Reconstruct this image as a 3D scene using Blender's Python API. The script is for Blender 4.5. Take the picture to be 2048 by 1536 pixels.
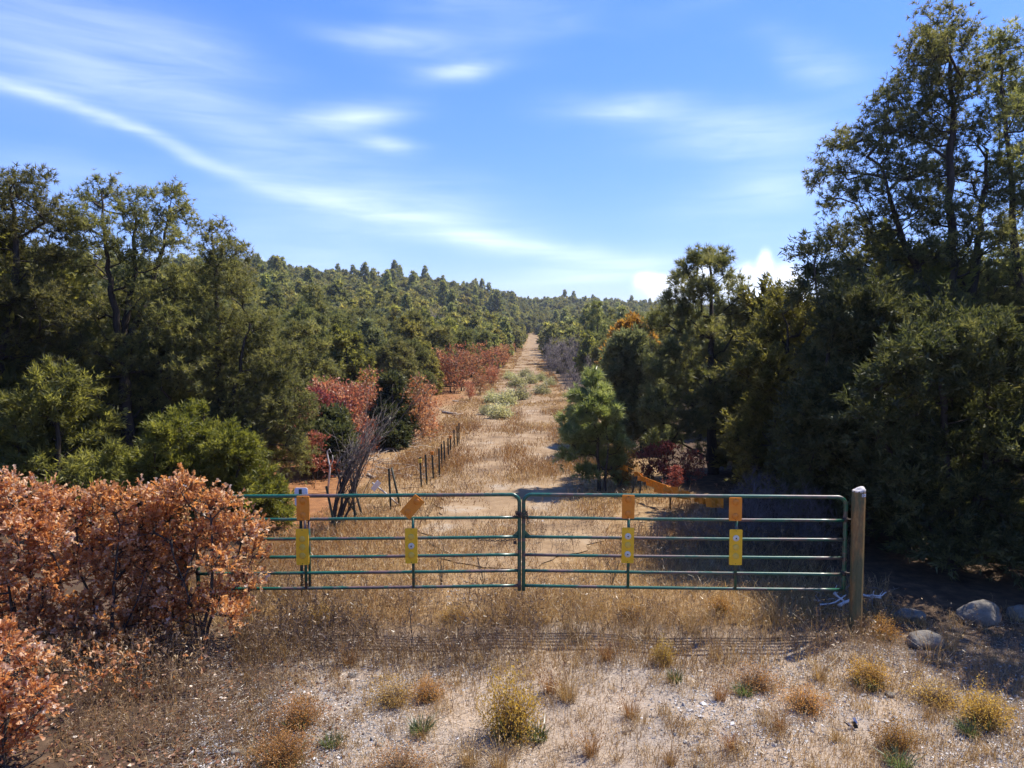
import bpy, math, random
import numpy as np
from math import radians, sin, cos, pi, atan, atan2, sqrt

# ------------------------------------------------------------------ camera, sky, sun
for o in list(bpy.data.objects):
    bpy.data.objects.remove(o)
SC = bpy.context.scene
COL = SC.collection
F, HC = 1420.0, 4.1                      # focal length in photo pixels (2048 wide), camera height
PITCH = atan(88.0 / F)
cam_d = bpy.data.cameras.new('camera')
cam = bpy.data.objects.new('camera', cam_d)
COL.objects.link(cam)
cam_d.sensor_width = 36.0
cam_d.lens = 36.0 * F / 2048.0
cam_d.clip_start = 0.1
cam_d.clip_end = 6000
cam.location = (0, 0, HC)
cam.rotation_euler = (pi / 2 - PITCH, 0, 0)
SC.camera = cam

SUN_AZ, SUN_EL = radians(58), radians(56)     # azimuth measured from +Y towards +X
SKY_STRENGTH = 0.118
EXPOSURE = 1.64
SUN_STRENGTH = 3.0

FW = np.array([0, cos(PITCH), -sin(PITCH)])
UP = np.array([0, sin(PITCH), cos(PITCH)])
RT = np.array([1.0, 0, 0])
CAMP = np.array([0, 0, HC])

def ray(u, v):
    return FW + RT * ((u - 1024) / F) + UP * ((768 - v) / F)

def at(u, v, Y):
    d = ray(u, v)
    return CAMP + d * (Y / d[1])

world = bpy.data.worlds.new('World')
SC.world = world
world.use_nodes = True

def build_world():
    nt = world.node_tree
    nt.nodes.clear()
    N, L = nt.nodes, nt.links
    def node(t, **k):
        n = N.new(t)
        for a, b in k.items():
            setattr(n, a, b)
        return n
    def put(sock, v):
        if isinstance(v, bpy.types.NodeSocket):
            L.new(v, sock)
        else:
            sock.default_value = v
    def M(op, a, b=0.0, c=0.0):
        n = node('ShaderNodeMath', operation=op)
        put(n.inputs[0], a); put(n.inputs[1], b); put(n.inputs[2], c)
        return n.outputs[0]
    out = node('ShaderNodeOutputWorld')
    bg = node('ShaderNodeBackground')
    L.new(bg.outputs[0], out.inputs[0])
    sky = node('ShaderNodeTexSky', sky_type='NISHITA')
    sky.sun_disc = False
    sky.sun_elevation = SUN_EL
    sky.sun_rotation = SUN_AZ
    sky.altitude = 2000
    sky.air_density = 1.0
    sky.dust_density = 0.15
    sky.ozone_density = 2.2
    hsv = node('ShaderNodeHueSaturation')
    hsv.inputs['Saturation'].default_value = 1.27
    hsv.inputs['Value'].default_value = 1.0
    bw = node('ShaderNodeRGBToBW'); L.new(sky.outputs[0], bw.inputs[0])
    cf = M('DIVIDE', 1.0, M('MULTIPLY_ADD', bw.outputs[0], 0.20, 0.86))
    tn = node('ShaderNodeVectorMath', operation='SCALE'); L.new(sky.outputs[0], tn.inputs[0]); L.new(cf, tn.inputs['Scale'])
    tm = node('ShaderNodeVectorMath', operation='MULTIPLY'); L.new(tn.outputs[0], tm.inputs[0]); tm.inputs[1].default_value = (1.03, .89, 1.03)
    L.new(tm.outputs[0], hsv.inputs['Color'])
    # azimuth / elevation of the looked-at direction
    tc = node('ShaderNodeTexCoord')
    sep = node('ShaderNodeSeparateXYZ')
    L.new(tc.outputs['Generated'], sep.inputs[0])
    az = M('ARCTAN2', sep.outputs[0], sep.outputs[1])
    el = M('ARCSINE', sep.outputs[2])
    comb = node('ShaderNodeCombineXYZ')
    L.new(az, comb.inputs[0]); L.new(el, comb.inputs[1])
    P = comb.outputs[0]
    # fibrous warp
    mp = node('ShaderNodeMapping')
    mp.inputs['Rotation'].default_value = (0, 0, radians(20))
    mp.inputs['Scale'].default_value = (3.6, 30.0, 1)
    L.new(P, mp.inputs['Vector'])
    nz = node('ShaderNodeTexNoise')
    nz.inputs['Scale'].default_value = 1.6
    nz.inputs['Detail'].default_value = 6
    nz.inputs['Roughness'].default_value = 0.55
    nz.inputs['Distortion'].default_value = 0.6
    L.new(mp.outputs[0], nz.inputs['Vector'])
    fib = nz.outputs['Fac']
    nz2 = node('ShaderNodeTexNoise')
    nz2.inputs['Scale'].default_value = 5.0
    nz2.inputs['Detail'].default_value = 4
    L.new(P, nz2.inputs['Vector'])
    warp = node('ShaderNodeVectorMath', operation='MULTIPLY_ADD')
    L.new(nz2.outputs['Color'], warp.inputs[0])
    warp.inputs[1].default_value = (0.10, 0.035, 0)
    warp.inputs[2].default_value = (0, 0, 0)
    pw = node('ShaderNodeVectorMath', operation='ADD')
    L.new(P, pw.inputs[0]); L.new(warp.outputs[0], pw.inputs[1])
    sub = node('ShaderNodeVectorMath', operation='SUBTRACT')
    L.new(pw.outputs[0], sub.inputs[0]); sub.inputs[1].default_value = (0.05, 0.0175, 0)
    PW = sub.outputs[0]
    def ang(u, v):
        d = ray(u, v); d = d / np.linalg.norm(d)
        return atan2(d[0], d[1]), math.asin(d[2])
    def blob(P_, u0, v0, u1, v1, wid, amp, acc):
        a0, e0 = ang(u0, v0); a1, e1 = ang(u1, v1)
        m = node('ShaderNodeMapping', vector_type='TEXTURE')
        m.inputs['Location'].default_value = ((a0 + a1) / 2, (e0 + e1) / 2, 0)
        m.inputs['Rotation'].default_value = (0, 0, atan2(e1 - e0, a1 - a0))
        ln = sqrt((a1 - a0) ** 2 + (e1 - e0) ** 2) / 2 + 1e-3
        m.inputs['Scale'].default_value = (ln, wid / F, 1)
        L.new(P_, m.inputs['Vector'])
        d = node('ShaderNodeVectorMath', operation='DOT_PRODUCT')
        L.new(m.outputs[0], d.inputs[0]); L.new(m.outputs[0], d.inputs[1])
        e = M('POWER', 0.3679, d.outputs['Value'])
        return M('MULTIPLY_ADD', e, amp, acc)
    acc = 0.0
    for b in [(-60, 130, 330, 285, 11, .34), (180, 230, 560, 385, 12, .24), (480, 350, 800, 440, 18, .26),
              (720, 415, 1080, 495, 22, .36), (880, 480, 1330, 520, 16, .30),
              (560, 330, 1060, 470, 60, .22),
              (-120, 60, 380, 200, 55, .30), (200, 20, 520, 140, 40, .20), (300, 150, 620, 330, 60, .16),
              (830, 150, 1005, 130, 16, .44), (585, 250, 790, 225, 24, .44), (700, 285, 830, 300, 16, .38),
              (1130, 215, 1350, 215, 22, .40), (1320, 275, 1660, 245, 40, .34), (1560, 80, 1760, 170, 30, .22),
              (650, 60, 900, 95, 20, .30), (1000, 560, 1330, 530, 22, .35), (1350, 430, 1750, 330, 60, .16)]:
        acc = blob(PW, *b, acc)
    # the same thin cirrus goes on over the rest of the sky
    mp3 = node('ShaderNodeMapping')
    mp3.inputs['Rotation'].default_value = (0, 0, radians(24))
    mp3.inputs['Scale'].default_value = (1.6, 5.0, 1)
    L.new(P, mp3.inputs['Vector'])
    nz3 = node('ShaderNodeTexNoise')
    nz3.inputs['Scale'].default_value = 1.3
    nz3.inputs['Detail'].default_value = 3
    L.new(mp3.outputs[0], nz3.inputs['Vector'])
    mr = node('ShaderNodeMapRange', interpolation_type='SMOOTHSTEP')
    L.new(nz3.outputs['Fac'], mr.inputs['Value'])
    mr.inputs['From Min'].default_value = 0.48; mr.inputs['From Max'].default_value = 0.85
    mr.inputs['To Max'].default_value = 0.30
    acc = M('ADD', acc, mr.outputs[0])
    fr = node('ShaderNodeMapRange')
    L.new(fib, fr.inputs['Value'])
    fr.inputs['From Min'].default_value = 0.25; fr.inputs['From Max'].default_value = 0.72
    fr.inputs['To Min'].default_value = 0.34; fr.inputs['To Max'].default_value = 1.12
    cir = M('MULTIPLY', acc, fr.outputs[0])
    cir = M('MINIMUM', cir, 0.85)
    # small cumulus low over the ridge
    nz4 = node('ShaderNodeTexNoise')
    nz4.inputs['Scale'].default_value = 34.0
    nz4.inputs['Detail'].default_value = 7
    nz4.inputs['Roughness'].default_value = 0.55
    L.new(P, nz4.inputs['Vector'])
    cu = 0.0
    for b in [(1515, 528, 1545, 528, 30, .62), (1475, 552, 1510, 550, 28, .55), (1550, 555, 1600, 560, 36, .6), (1440, 560, 1470, 560, 22, .5), (1480, 590, 1640, 595, 34, .6), (1395, 548, 1430, 545, 24, .55),
              (1345, 560, 1385, 556, 22, .55), (1300, 572, 1350, 566, 22, .5), (1262, 560, 1310, 554, 16, .5), (1270, 590, 1460, 580, 30, .5), (1640, 600, 1900, 590, 46, .45),
              (494, 524, 526, 521, 11, .75)]:
        cu = blob(P, *b, cu)
    cu = M('MULTIPLY', cu, M('MULTIPLY_ADD', nz4.outputs['Fac'], 2.1, 0.4))
    cr = node('ShaderNodeMapRange', interpolation_type='SMOOTHSTEP')
    L.new(cu, cr.inputs['Value'])
    cr.inputs['From Min'].default_value = 0.18; cr.inputs['From Max'].default_value = 1.0
    cr.inputs['To Max'].default_value = 0.80
    mix = node('ShaderNodeMix', data_type='RGBA')
    L.new(cir, mix.inputs[0]); L.new(hsv.outputs[0], mix.inputs[6])
    mix.inputs[7].default_value = (3.9, 4.3, 5.0, 1)
    mix2 = node('ShaderNodeMix', data_type='RGBA')
    L.new(cr.outputs[0], mix2.inputs[0]); L.new(mix.outputs[2], mix2.inputs[6])
    mix2.inputs[7].default_value = (4.5, 4.7, 5.1, 1)
    L.new(mix2.outputs[2], bg.inputs['Color'])
    bg.inputs['Strength'].default_value = SKY_STRENGTH
build_world()
world.cycles.sampling_method = 'MANUAL'
world.cycles.sample_map_resolution = 512

sun_d = bpy.data.lights.new('sun', 'SUN')
sun_d.energy = SUN_STRENGTH
sun_d.angle = radians(0.53)
sun_d.color = (1.0, 0.93, 0.83)
sun = bpy.data.objects.new('sun', sun_d)
COL.objects.link(sun)
sun.location = (20, 30, 40)
sun.rotation_euler = (pi / 2 - SUN_EL, 0, pi - SUN_AZ)
vs = SC.view_settings
vs.view_transform = 'Standard'; vs.look = 'None'
vs.exposure = EXPOSURE; vs.gamma = 1.0
vs.use_curve_mapping = False
cy = SC.cycles
cy.max_bounces = 9; cy.diffuse_bounces = 5; cy.glossy_bounces = 2
cy.transmission_bounces = 6; cy.transparent_max_bounces = 4
cy.caustics_reflective = False; cy.caustics_refractive = False
cy.use_denoising = True
cy.sample_clamp_indirect = 6.0

# ------------------------------------------------------------------ terrain
def sstep(x, a, b):
    t = np.clip((x - a) / (b - a), 0, 1)
    return t * t * (3 - 2 * t)

A_K = np.array([-1.3, -0.72, -0.37, -0.16, 0.025, 0.19, 0.34, 0.72, 1.3])
V_K = np.array([545., 556., 566., 588., 612., 624., 636., 642., 642.])    # ridge ground line in the photo
D_K = np.array([340., 340., 345., 370., 420., 460., 480., 500., 500.])
P_K = np.array([1.1, 1.1, 1.15, 1.5, 2.7, 2.2, 1.8, 1.6, 1.6])

def ridge(a):
    D = np.interp(a, A_K, D_K); v = np.interp(a, A_K, V_K); p = np.interp(a, A_K, P_K)
    return D, HC + (680 - v) / F * D, p

def terr(x, y):
    x = np.asarray(x, float); y = np.asarray(y, float)
    d = np.sqrt(x * x + y * y) + 1e-6
    a = np.clip(x / np.maximum(y, 1e-3), -1.3, 1.3)
    D, zr, p = ridge(a)
    D = D + 22 * np.sin(a * 9) + 12 * np.sin(a * 23 + 1)
    t = np.clip((d - 55) / (D - 55), 0, 1)
    z = zr * t ** p
    z = z - sstep(d, D, D + 350) * zr * 0.5
    z = z * sstep(y, 0, 40)
    z = z + 0.6 * sstep(d, 40, 120) * (np.sin(x * 0.045 + 1.3) * np.cos(y * 0.038))
    z = z + 0.025 * np.sin(x * 1.7 + 0.6) * np.cos(y * 1.3 + 0.4) + 0.012 * np.sin(x * 4.1 + y * 2.3)
    return z

def onground(u, v):
    d = ray(u, v)
    lo, hi = 1.0, 900.0
    if d[2] >= -1e-4:
        hi = 600.0
    ts = np.geomspace(2, 900, 1500)
    p = CAMP[None] + d[None] * ts[:, None]
    below = p[:, 2] < terr(p[:, 0], p[:, 1])
    i = int(np.argmax(below)) if below.any() else len(ts) - 1
    lo, hi = ts[max(i - 1, 0)], ts[i]
    for _ in range(30):
        m = (lo + hi) / 2
        q = CAMP + d * m
        if q[2] < float(terr(q[0], q[1])): hi = m
        else: lo = m
    return CAMP + d * hi

def gz(x, y):
    return float(terr(x, y))

PATH_Y = np.array([8, 14, 20, 34, 50, 73, 110, 145, 200, 290, 330.])
PATH_X = np.array([0.1, 0.1, 0.1, 0.1, 0.3, 0.7, 2.0, 3.8, 5.9, 8.2, 9.2])
def path_x(y): return np.interp(y, PATH_Y, PATH_X)
def path_w(y): return np.interp(y, [8, 20, 34, 73, 120, 300], [2.6, 2.6, 2.5, 2.6, 2.4, 2.4])

# ------------------------------------------------------------------ mesh helpers
class MB:
    """collects triangles; builds ONE mesh object"""
    def __init__(s):
        s.v = []; s.f = []; s.m = []; s.t = []; s.n = 0
    def add(s, V, Fc, mat=0, tint=None):
        V = np.asarray(V, np.float32).reshape(-1, 3); Fc = np.asarray(Fc, np.int64).reshape(-1, 3)
        s.v.append(V); s.f.append(Fc + s.n); s.m.append(np.full(len(Fc), mat, np.int32))
        if tint is None: tint = np.full(len(V), 0.5, np.float32)
        s.t.append(np.broadcast_to(np.asarray(tint, np.float32), (len(V),)))
        s.n += len(V)
    def join(s, o, mat=0):
        for V, Fc, T in zip(o.v, o.f, o.t):
            pass
        if o.n == 0: return
        V = np.concatenate(o.v); Fc = np.concatenate(o.f); T = np.concatenate(o.t)
        s.add(V, Fc, mat, T)
    def mesh(s, name, mats, smooth=False, origin=(0, 0, 0)):
        V = np.concatenate(s.v) - np.asarray(origin, np.float32)
        Fc = np.concatenate(s.f); Mi = np.concatenate(s.m); T = np.concatenate(s.t)
        me = bpy.data.meshes.new(name)
        me.vertices.add(len(V)); me.vertices.foreach_set('co', V.astype(np.float32).ravel())
        me.loops.add(len(Fc) * 3); me.loops.foreach_set('vertex_index', Fc.astype(np.int32).ravel())
        me.polygons.add(len(Fc))
        me.polygons.foreach_set('loop_start', np.arange(0, len(Fc) * 3, 3, dtype=np.int32))
        me.polygons.foreach_set('material_index', Mi)
        me.polygons.foreach_set('use_smooth', np.full(len(Fc), bool(smooth)))
        at_ = me.attributes.new('tint', 'FLOAT', 'POINT'); at_.data.foreach_set('value', T.astype(np.float32))
        for m in (mats if isinstance(mats, (list, tuple)) else [mats]):
            me.materials.append(m)
        me.update(calc_edges=True)
        return me

def link(name, data, parent=None, loc=(0, 0, 0)):
    o = bpy.data.objects.new(name, data)
    COL.objects.link(o)
    o.location = loc
    if parent is not None: o.parent = parent
    return o

def tag(o, label=None, cat=None, group=None, kind=None):
    if label: o['label'] = label
    if cat: o['category'] = cat
    if group: o['group'] = group
    if kind: o['kind'] = kind
    return o

def thing(name, loc, label, cat, group=None):
    return tag(link(name, None, None, loc), label, cat, group)

def part(name, mb, mats, parent, smooth=False, off=(0, 0, 0)):
    """mb in world coordinates; parent empties are unrotated"""
    org = np.array(parent.location)
    if parent.parent is not None: org = org + np.array(parent.parent.location)
    return link(name, mb.mesh(name, mats, smooth, org), parent)

def frame_of(d):
    d = np.asarray(d, float); d = d / (np.linalg.norm(d) + 1e-9)
    a = np.array([0, 0, 1.]) if abs(d[2]) < 0.9 else np.array([1., 0, 0])
    x = np.cross(a, d); x /= np.linalg.norm(x)
    return x, np.cross(d, x), d

def tube(mb, pts, rad, sides=6, mat=0, tint=None, cap=True, phase=0.0):
    P = np.asarray(pts, float); n = len(P)
    R = np.broadcast_to(np.asarray(rad, float), (n,))
    T = np.gradient(P, axis=0); T /= (np.linalg.norm(T, axis=1, keepdims=True) + 1e-9)
    x, y, _ = frame_of(T[0])
    ang = np.arange(sides) * 2 * pi / sides + phase
    V = np.zeros((n, sides, 3))
    for i in range(n):
        x = x - T[i] * np.dot(x, T[i]); x /= (np.linalg.norm(x) + 1e-9)
        y = np.cross(T[i], x)
        V[i] = P[i] + R[i] * (np.cos(ang)[:, None] * x + np.sin(ang)[:, None] * y)
    idx = np.arange(n * sides).reshape(n, sides)
    a = idx[:-1]; b = np.roll(idx, -1, 1)[:-1]; c = np.roll(idx, -1, 1)[1:]; d = idx[1:]
    Fc = np.concatenate([np.stack([a, b, c], -1).reshape(-1, 3), np.stack([a, c, d], -1).reshape(-1, 3)])
    V = V.reshape(-1, 3)
    if cap:
        V = np.concatenate([V, P[:1], P[-1:]])
        s0, s1 = n * sides, n * sides + 1
        k = np.arange(sides)
        Fc = np.concatenate([Fc, np.stack([np.full(sides, s0), np.roll(k, -1), k], -1),
                             np.stack([np.full(sides, s1), k + (n - 1) * sides, np.roll(k, -1) + (n - 1) * sides], -1)])
    mb.add(V, Fc, mat, tint)

def box(mb, c, ax, ay, az, hx, hy, hz, mat=0, tint=None, bevel=0.0):
    """oriented box; bevel > 0 chamfers the outline in the ax-az plane"""
    c = np.asarray(c, float)
    if bevel > 0:
        b = bevel
        out = [(-hx + b, -hz), (hx - b, -hz), (hx, -hz + b), (hx, hz - b), (hx - b, hz), (-hx + b, hz), (-hx, hz - b), (-hx, -hz + b)]
    else:
        out = [(-hx, -hz), (hx, -hz), (hx, hz), (-hx, hz)]
    n = len(out); V = []
    for s in (-hy, hy):
        for p, q in out: V.append(c + ax * p + ay * s + az * q)
    Fc = []
    for i in range(1, n - 1):
        Fc.append((0, i, i + 1)); Fc.append((n, n + i + 1, n + i))
    for i in range(n):
        j = (i + 1) % n
        Fc.append((i, n + i, n + j)); Fc.append((i, n + j, j))
    mb.add(V, Fc, mat, tint)

def disc(mb, c, nrm, r, h, sides=16, mat=0, dome=0.0):
    x, y, d = frame_of(nrm); c = np.asarray(c, float)
    rings = [(r, 0), (r, h * .7), (r * .85, h), (r * .55, h + dome * .7), (0.0001, h + dome)]
    V = []
    for rr, hh in rings:
        for k in range(sides):
            a = 2 * pi * k / sides
            V.append(c + d * hh + rr * (cos(a) * x + sin(a) * y))
    Fc = []
    for i in range(len(rings) - 1):
        for k in range(sides):
            k2 = (k + 1) % sides
            Fc.append((i * sides + k, i * sides + k2, (i + 1) * sides + k2))
            Fc.append((i * sides + k, (i + 1) * sides + k2, (i + 1) * sides + k))
    mb.add(V, Fc, mat)

def frames_from(D, rng):
    D = D / (np.linalg.norm(D, axis=1, keepdims=True) + 1e-9)
    R = rng.normal(size=D.shape)
    Y = R - D * np.sum(R * D, 1, keepdims=True); Y /= (np.linalg.norm(Y, axis=1, keepdims=True) + 1e-9)
    Z = np.cross(D, Y)
    return np.stack([D, Y, Z], 1)      # rows are axes

def scatter(mb, tv, tf, pos, frames, scale, tint, mat=0):
    n = len(pos); m = len(tv)
    if n == 0: return
    V = np.einsum('mk,nkj->nmj', tv, frames) * np.asarray(scale).reshape(-1, 1, 1) + pos[:, None, :]
    Fc = (tf[None] + (np.arange(n) * m)[:, None, None]).reshape(-1, 3)
    mb.add(V.reshape(-1, 3), Fc, mat, np.repeat(np.asarray(tint, np.float32), m))

# leaf templates ------------------------------------------------------
def needle_template(rng, k=9, spread=(15, 80), w=0.10, ln=(0.7, 1.1)):
    V = []; Fc = []
    for i in range(k):
        th = radians(rng.uniform(*spread)); ph = rng.uniform(0, 2 * pi); l = rng.uniform(*ln)
        d = np.array([cos(th), sin(th) * cos(ph), sin(th) * sin(ph)])
        s = np.cross(d, rng.normal(size=3)); s /= np.linalg.norm(s)
        b = d * 0.06
        V += [b - s * w / 2, b + s * w / 2, d * l]; Fc.append((3 * i, 3 * i + 1, 3 * i + 2))
    return np.array(V), np.array(Fc)

def flake_template(rng, k=8, r=0.55, w=0.30):
    """short scaly sprays of a juniper"""
    V = []; Fc = []
    for i in range(k):
        th = radians(rng.uniform(5, 65)); ph = rng.uniform(0, 2 * pi)
        d = np.array([cos(th), sin(th) * cos(ph), sin(th) * sin(ph)])
        s = np.cross(d, rng.normal(size=3)); s /= np.linalg.norm(s)
        b = rng.normal(size=3) * 0.18 + d * rng.uniform(0, .35)
        l = rng.uniform(.5, .9)
        V += [b - s * w / 2, b + s * w / 2, b + d * l]; Fc.append((3 * i, 3 * i + 1, 3 * i + 2))
    return np.array(V), np.array(Fc)

def oak_template(rng, lobes=3):
    """lobed leaf, x along the midrib, slightly cupped and curled"""
    pts = [(0, 0.015)]
    for i in range(lobes):
        c = 0.26 + 0.52 * i / max(lobes - 1, 1)
        wv = [0.22, 0.34, 0.24, .2][i] * rng.uniform(.85, 1.15)
        pts += [(c - 0.11, wv * .40), (c + .03, wv)]
    top = np.array(pts); k = len(top)
    curl = rng.uniform(-.5, .5); cup = rng.uniform(.1, .6)
    def z(x, y): return cup * abs(y) - curl * (x - .3) ** 2
    mid = [(.45, 0, z(.45, 0)), (1.0, 0, z(1.0, 0))]
    up = [(x, y, z(x, y)) for x, y in top]; dn = [(x, -y, z(x, y)) for x, y in top]
    V = np.array(mid + up + dn); Fc = []
    for o_ in (2, 2 + k):
        for i in range(k - 1): Fc.append((0, o_ + i, o_ + i + 1))
        Fc.append((0, o_ + k - 1, 1))
    return V, np.array(Fc)

def leaf_template(rng):
    c = rng.uniform(-.3, .3)
    V = np.array([(0, 0, 0), (.45, .27, .08), (.45, -.27, .08), (1, 0, c)])
    return V, np.array([(0, 2, 1), (1, 2, 3)])

RT0 = np.random.default_rng(11)
NEEDLE = [needle_template(RT0, 7, (15, 80), .125) for _ in range(5)]
NEEDLE_L = [needle_template(RT0, 9, (8, 62), 0.085, (.8, 1.15)) for _ in range(5)]
NEEDLE_M = [needle_template(RT0, 8, (10, 85), 0.16) for _ in range(4)]
NEEDLE_F = [needle_template(RT0, 6, (10, 90), 0.30) for _ in range(4)]
FLAKE = [flake_template(RT0, 8, .55, .22) for _ in range(5)]
FLAKE_M = [flake_template(RT0, 7, .55, .36) for _ in range(4)]
FLAKE_F = [flake_template(RT0, 6, .55, .5) for _ in range(4)]
OAK = [oak_template(RT0, 2) for k in range(6)]
LEAF = [leaf_template(RT0) for _ in range(4)]

def put_leaves(mb, temps, pos, D, scale, tint, rng, mat=0):
    which = rng.integers(0, len(temps), len(pos))
    fr = frames_from(D, rng)
    for k, (tv, tf) in enumerate(temps):
        s = which == k
        scatter(mb, tv, tf, pos[s], fr[s], scale[s], tint[s], mat)

def cones(mb, A, B, r, rng, mat=0, tint=None):
    """many thin three-sided tapering twigs at once"""
    n = len(A)
    if n == 0: return
    fr = frames_from(B - A, rng)
    r = np.broadcast_to(np.asarray(r, float), (n,))
    V = np.zeros((n, 4, 3))
    for k in range(3):
        a = 2 * pi * k / 3
        V[:, k] = A + r[:, None] * (cos(a) * fr[:, 1] + sin(a) * fr[:, 2])
    V[:, 3] = B
    tf = np.array([(0, 1, 3), (1, 2, 3), (2, 0, 3)])
    Fc = (tf[None] + (np.arange(n) * 4)[:, None, None]).reshape(-1, 3)
    mb.add(V.reshape(-1, 3), Fc, mat, None if tint is None else np.repeat(tint, 4))

# ------------------------------------------------------------------ a plant that grows limbs to its leaf clusters
def sample_lobes(lobes, n, rng, mind, shell=0.45):
    L_ = np.array([l[:6] for l in lobes], float)
    vol = (L_[:, 3] * L_[:, 4] * L_[:, 5]) ** 0.75
    pr = vol / vol.sum()
    out = []; arr = np.zeros((0, 3)); tries = 0
    while len(out) < n and tries < n * 12:
        tries += 1
        i = rng.choice(len(L_), p=pr)
        d = rng.normal(size=3); d /= np.linalg.norm(d)
        r = rng.uniform(0, 1) ** shell
        p = L_[i, :3] + d * r * L_[i, 3:6]
        if len(out) and np.min(np.sum((arr - p) ** 2, 1)) < mind * mind * rng.uniform(.3, 1.2): continue
        out.append(p); arr = np.array(out)
    return arr

def grow(rng, trunks, clusters, r_tip=0.008, r_pow=0.45, up_pen=1.2, lift=0.25, wood=None, sides=5, seg=0.45,
         path_w_=0.15, kink=0.05, rmax=None):
    """trunks: list of (k,3) polylines from the ground up with base radius"""
    pos = []; par = []; plen = []; istr = []; trad = []
    for P, r0, r1 in trunks:
        P = np.asarray(P, float)
        m = max(4, int(np.sum(np.linalg.norm(np.diff(P, axis=0), axis=1)) / 0.3))
        t = np.linspace(0, len(P) - 1, m)
        Q = np.stack([np.interp(t, np.arange(len(P)), P[:, k]) for k in range(3)], 1)
        Q[1:-1] += rng.normal(size=(m - 2, 3)) * kink * 0.5
        for k in range(m):
            pos.append(Q[k]); par.append(len(pos) - 2 if k else -1)
            plen.append(plen[-1] + np.linalg.norm(Q[k] - Q[k - 1]) if k else 0.0)
            istr.append(True); trad.append(r0 + (r1 - r0) * (k / (m - 1)) ** 0.8)
    ntr = len(pos)
    tr = np.array(pos)
    dd = np.array([np.min(np.linalg.norm(tr - c, axis=1)) for c in clusters])
    ends = []
    buf = np.zeros((ntr + len(clusters) * 12, 3)); buf[:ntr] = tr
    pl = np.zeros(len(buf)); pl[:ntr] = plen
    n = ntr
    base_z = tr[:, 2].min()
    for ci in np.argsort(dd):
        c = clusters[ci]
        v = c - buf[:n]; dist = np.linalg.norm(v, axis=1)
        cost = dist + path_w_ * pl[:n] + up_pen * np.maximum(0, -(v[:, 2]) + 0.1 * dist) + 3.0 * (buf[:n, 2] < base_z + 0.12)
        j = int(np.argmin(cost))
        L_ = dist[j]
        k = int(np.clip(round(L_ / seg), 1, 10))
        a = buf[j]; mid = (a + c) / 2 + np.array([0, 0, -lift * L_ * 0.5]) + rng.normal(size=3) * kink * L_
        prev = j
        for s in range(1, k + 1):
            t = s / k
            p = (1 - t) ** 2 * a + 2 * t * (1 - t) * mid + t * t * c
            if s < k: p = p + rng.normal(size=3) * kink * 0.25
            buf[n] = p; par.append(prev); pl[n] = pl[prev] + L_ / k; prev = n; n += 1
        ends.append((n - 1, ci))
    cnt = np.zeros(n)
    for e, _ in ends: cnt[e] += 1
    par = np.array(par)
    for i in range(n - 1, -1, -1):
        if par[i] >= 0: cnt[par[i]] += cnt[i]
    rad = r_tip * np.maximum(cnt, 1) ** r_pow
    if rmax: rad = np.minimum(rad, rmax)
    rad[:ntr] = np.maximum(np.array(trad), np.minimum(rad[:ntr], np.array(trad) * 1.25))
    # chains
    kids = [[] for _ in range(n)]
    for i in range(n):
        if par[i] >= 0: kids[par[i]].append(i)
    main = [max(k, key=lambda q: (q < ntr, cnt[q])) if k else -1 for k in kids]
    for i in range(n):
        if par[i] < 0 or main[par[i]] != i:
            ch = [] if par[i] < 0 else [par[i]]
            q = i
            while q >= 0:
                ch.append(q); q = main[q]
            if len(ch) < 2: continue
            rr = rad[ch].copy()
            if par[i] >= 0: rr[0] = min(rr[0], rr[1] * 1.35)
            tube(wood, buf[ch], rr, sides if rr.max() > 0.03 else max(3, sides - 2), cap=False,
                 tint=rng.uniform(.2, .8))
    return np.array([buf[e] for e, _ in ends]), np.array([buf[par[e]] for e, _ in ends])

def foliage(rng, ends, prev, center, wood, leaf, temps, twigs=9, twig_len=(0.2, 0.45), tufts=4, size=(0.10, 0.16),
            outward=0.6, up=0.35, twig_r=0.004, tvar=0.22, wood_mat=0):
    n = len(ends)
    d0 = ends - prev; d0 /= (np.linalg.norm(d0, axis=1, keepdims=True) + 1e-6)
    o = ends - center; o /= (np.linalg.norm(o, axis=1, keepdims=True) + 1e-6)
    A = np.repeat(ends, twigs, 0)
    D = rng.normal(size=(n * twigs, 3)) * 0.75 + np.repeat(d0 * .35 + o * outward, twigs, 0)
    D[:, 2] += up
    D /= np.linalg.norm(D, axis=1, keepdims=True)
    Ln = rng.uniform(*twig_len, n * twigs)
    B = A + D * Ln[:, None]
    cones(wood, A, B, twig_r, rng, wood_mat, rng.uniform(.2, .8, n * twigs))
    ct = np.repeat(rng.normal(0.5, tvar * .7, n), twigs)
    if leaf is None: return
    t = rng.uniform(0.25, 1.0, (n * twigs, tufts)); t[:, 0] = 1.0
    P = (A[:, None] + (B - A)[:, None] * t[..., None]).reshape(-1, 3)
    DD = np.repeat(D, tufts, 0) + rng.normal(size=(len(P), 3)) * 0.45
    T = np.clip(np.repeat(ct, tufts) + rng.normal(0, tvar, len(P)), 0, 1)
    put_leaves(leaf, temps, P, DD, rng.uniform(*size, len(P)), T, rng)

# ------------------------------------------------------------------ materials
def new_mat(name):
    m = bpy.data.materials.new(name); m.use_nodes = True
    m.node_tree.nodes.clear()
    return m, m.node_tree.nodes, m.node_tree.links

def ramp(N, stops):
    r = N.new('ShaderNodeValToRGB')
    e = r.color_ramp.elements
    while len(e) < len(stops): e.new(0.5)
    for k, (p, c) in enumerate(stops):
        e[k].position = p; e[k].color = (*c, 1)
    return r

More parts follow.
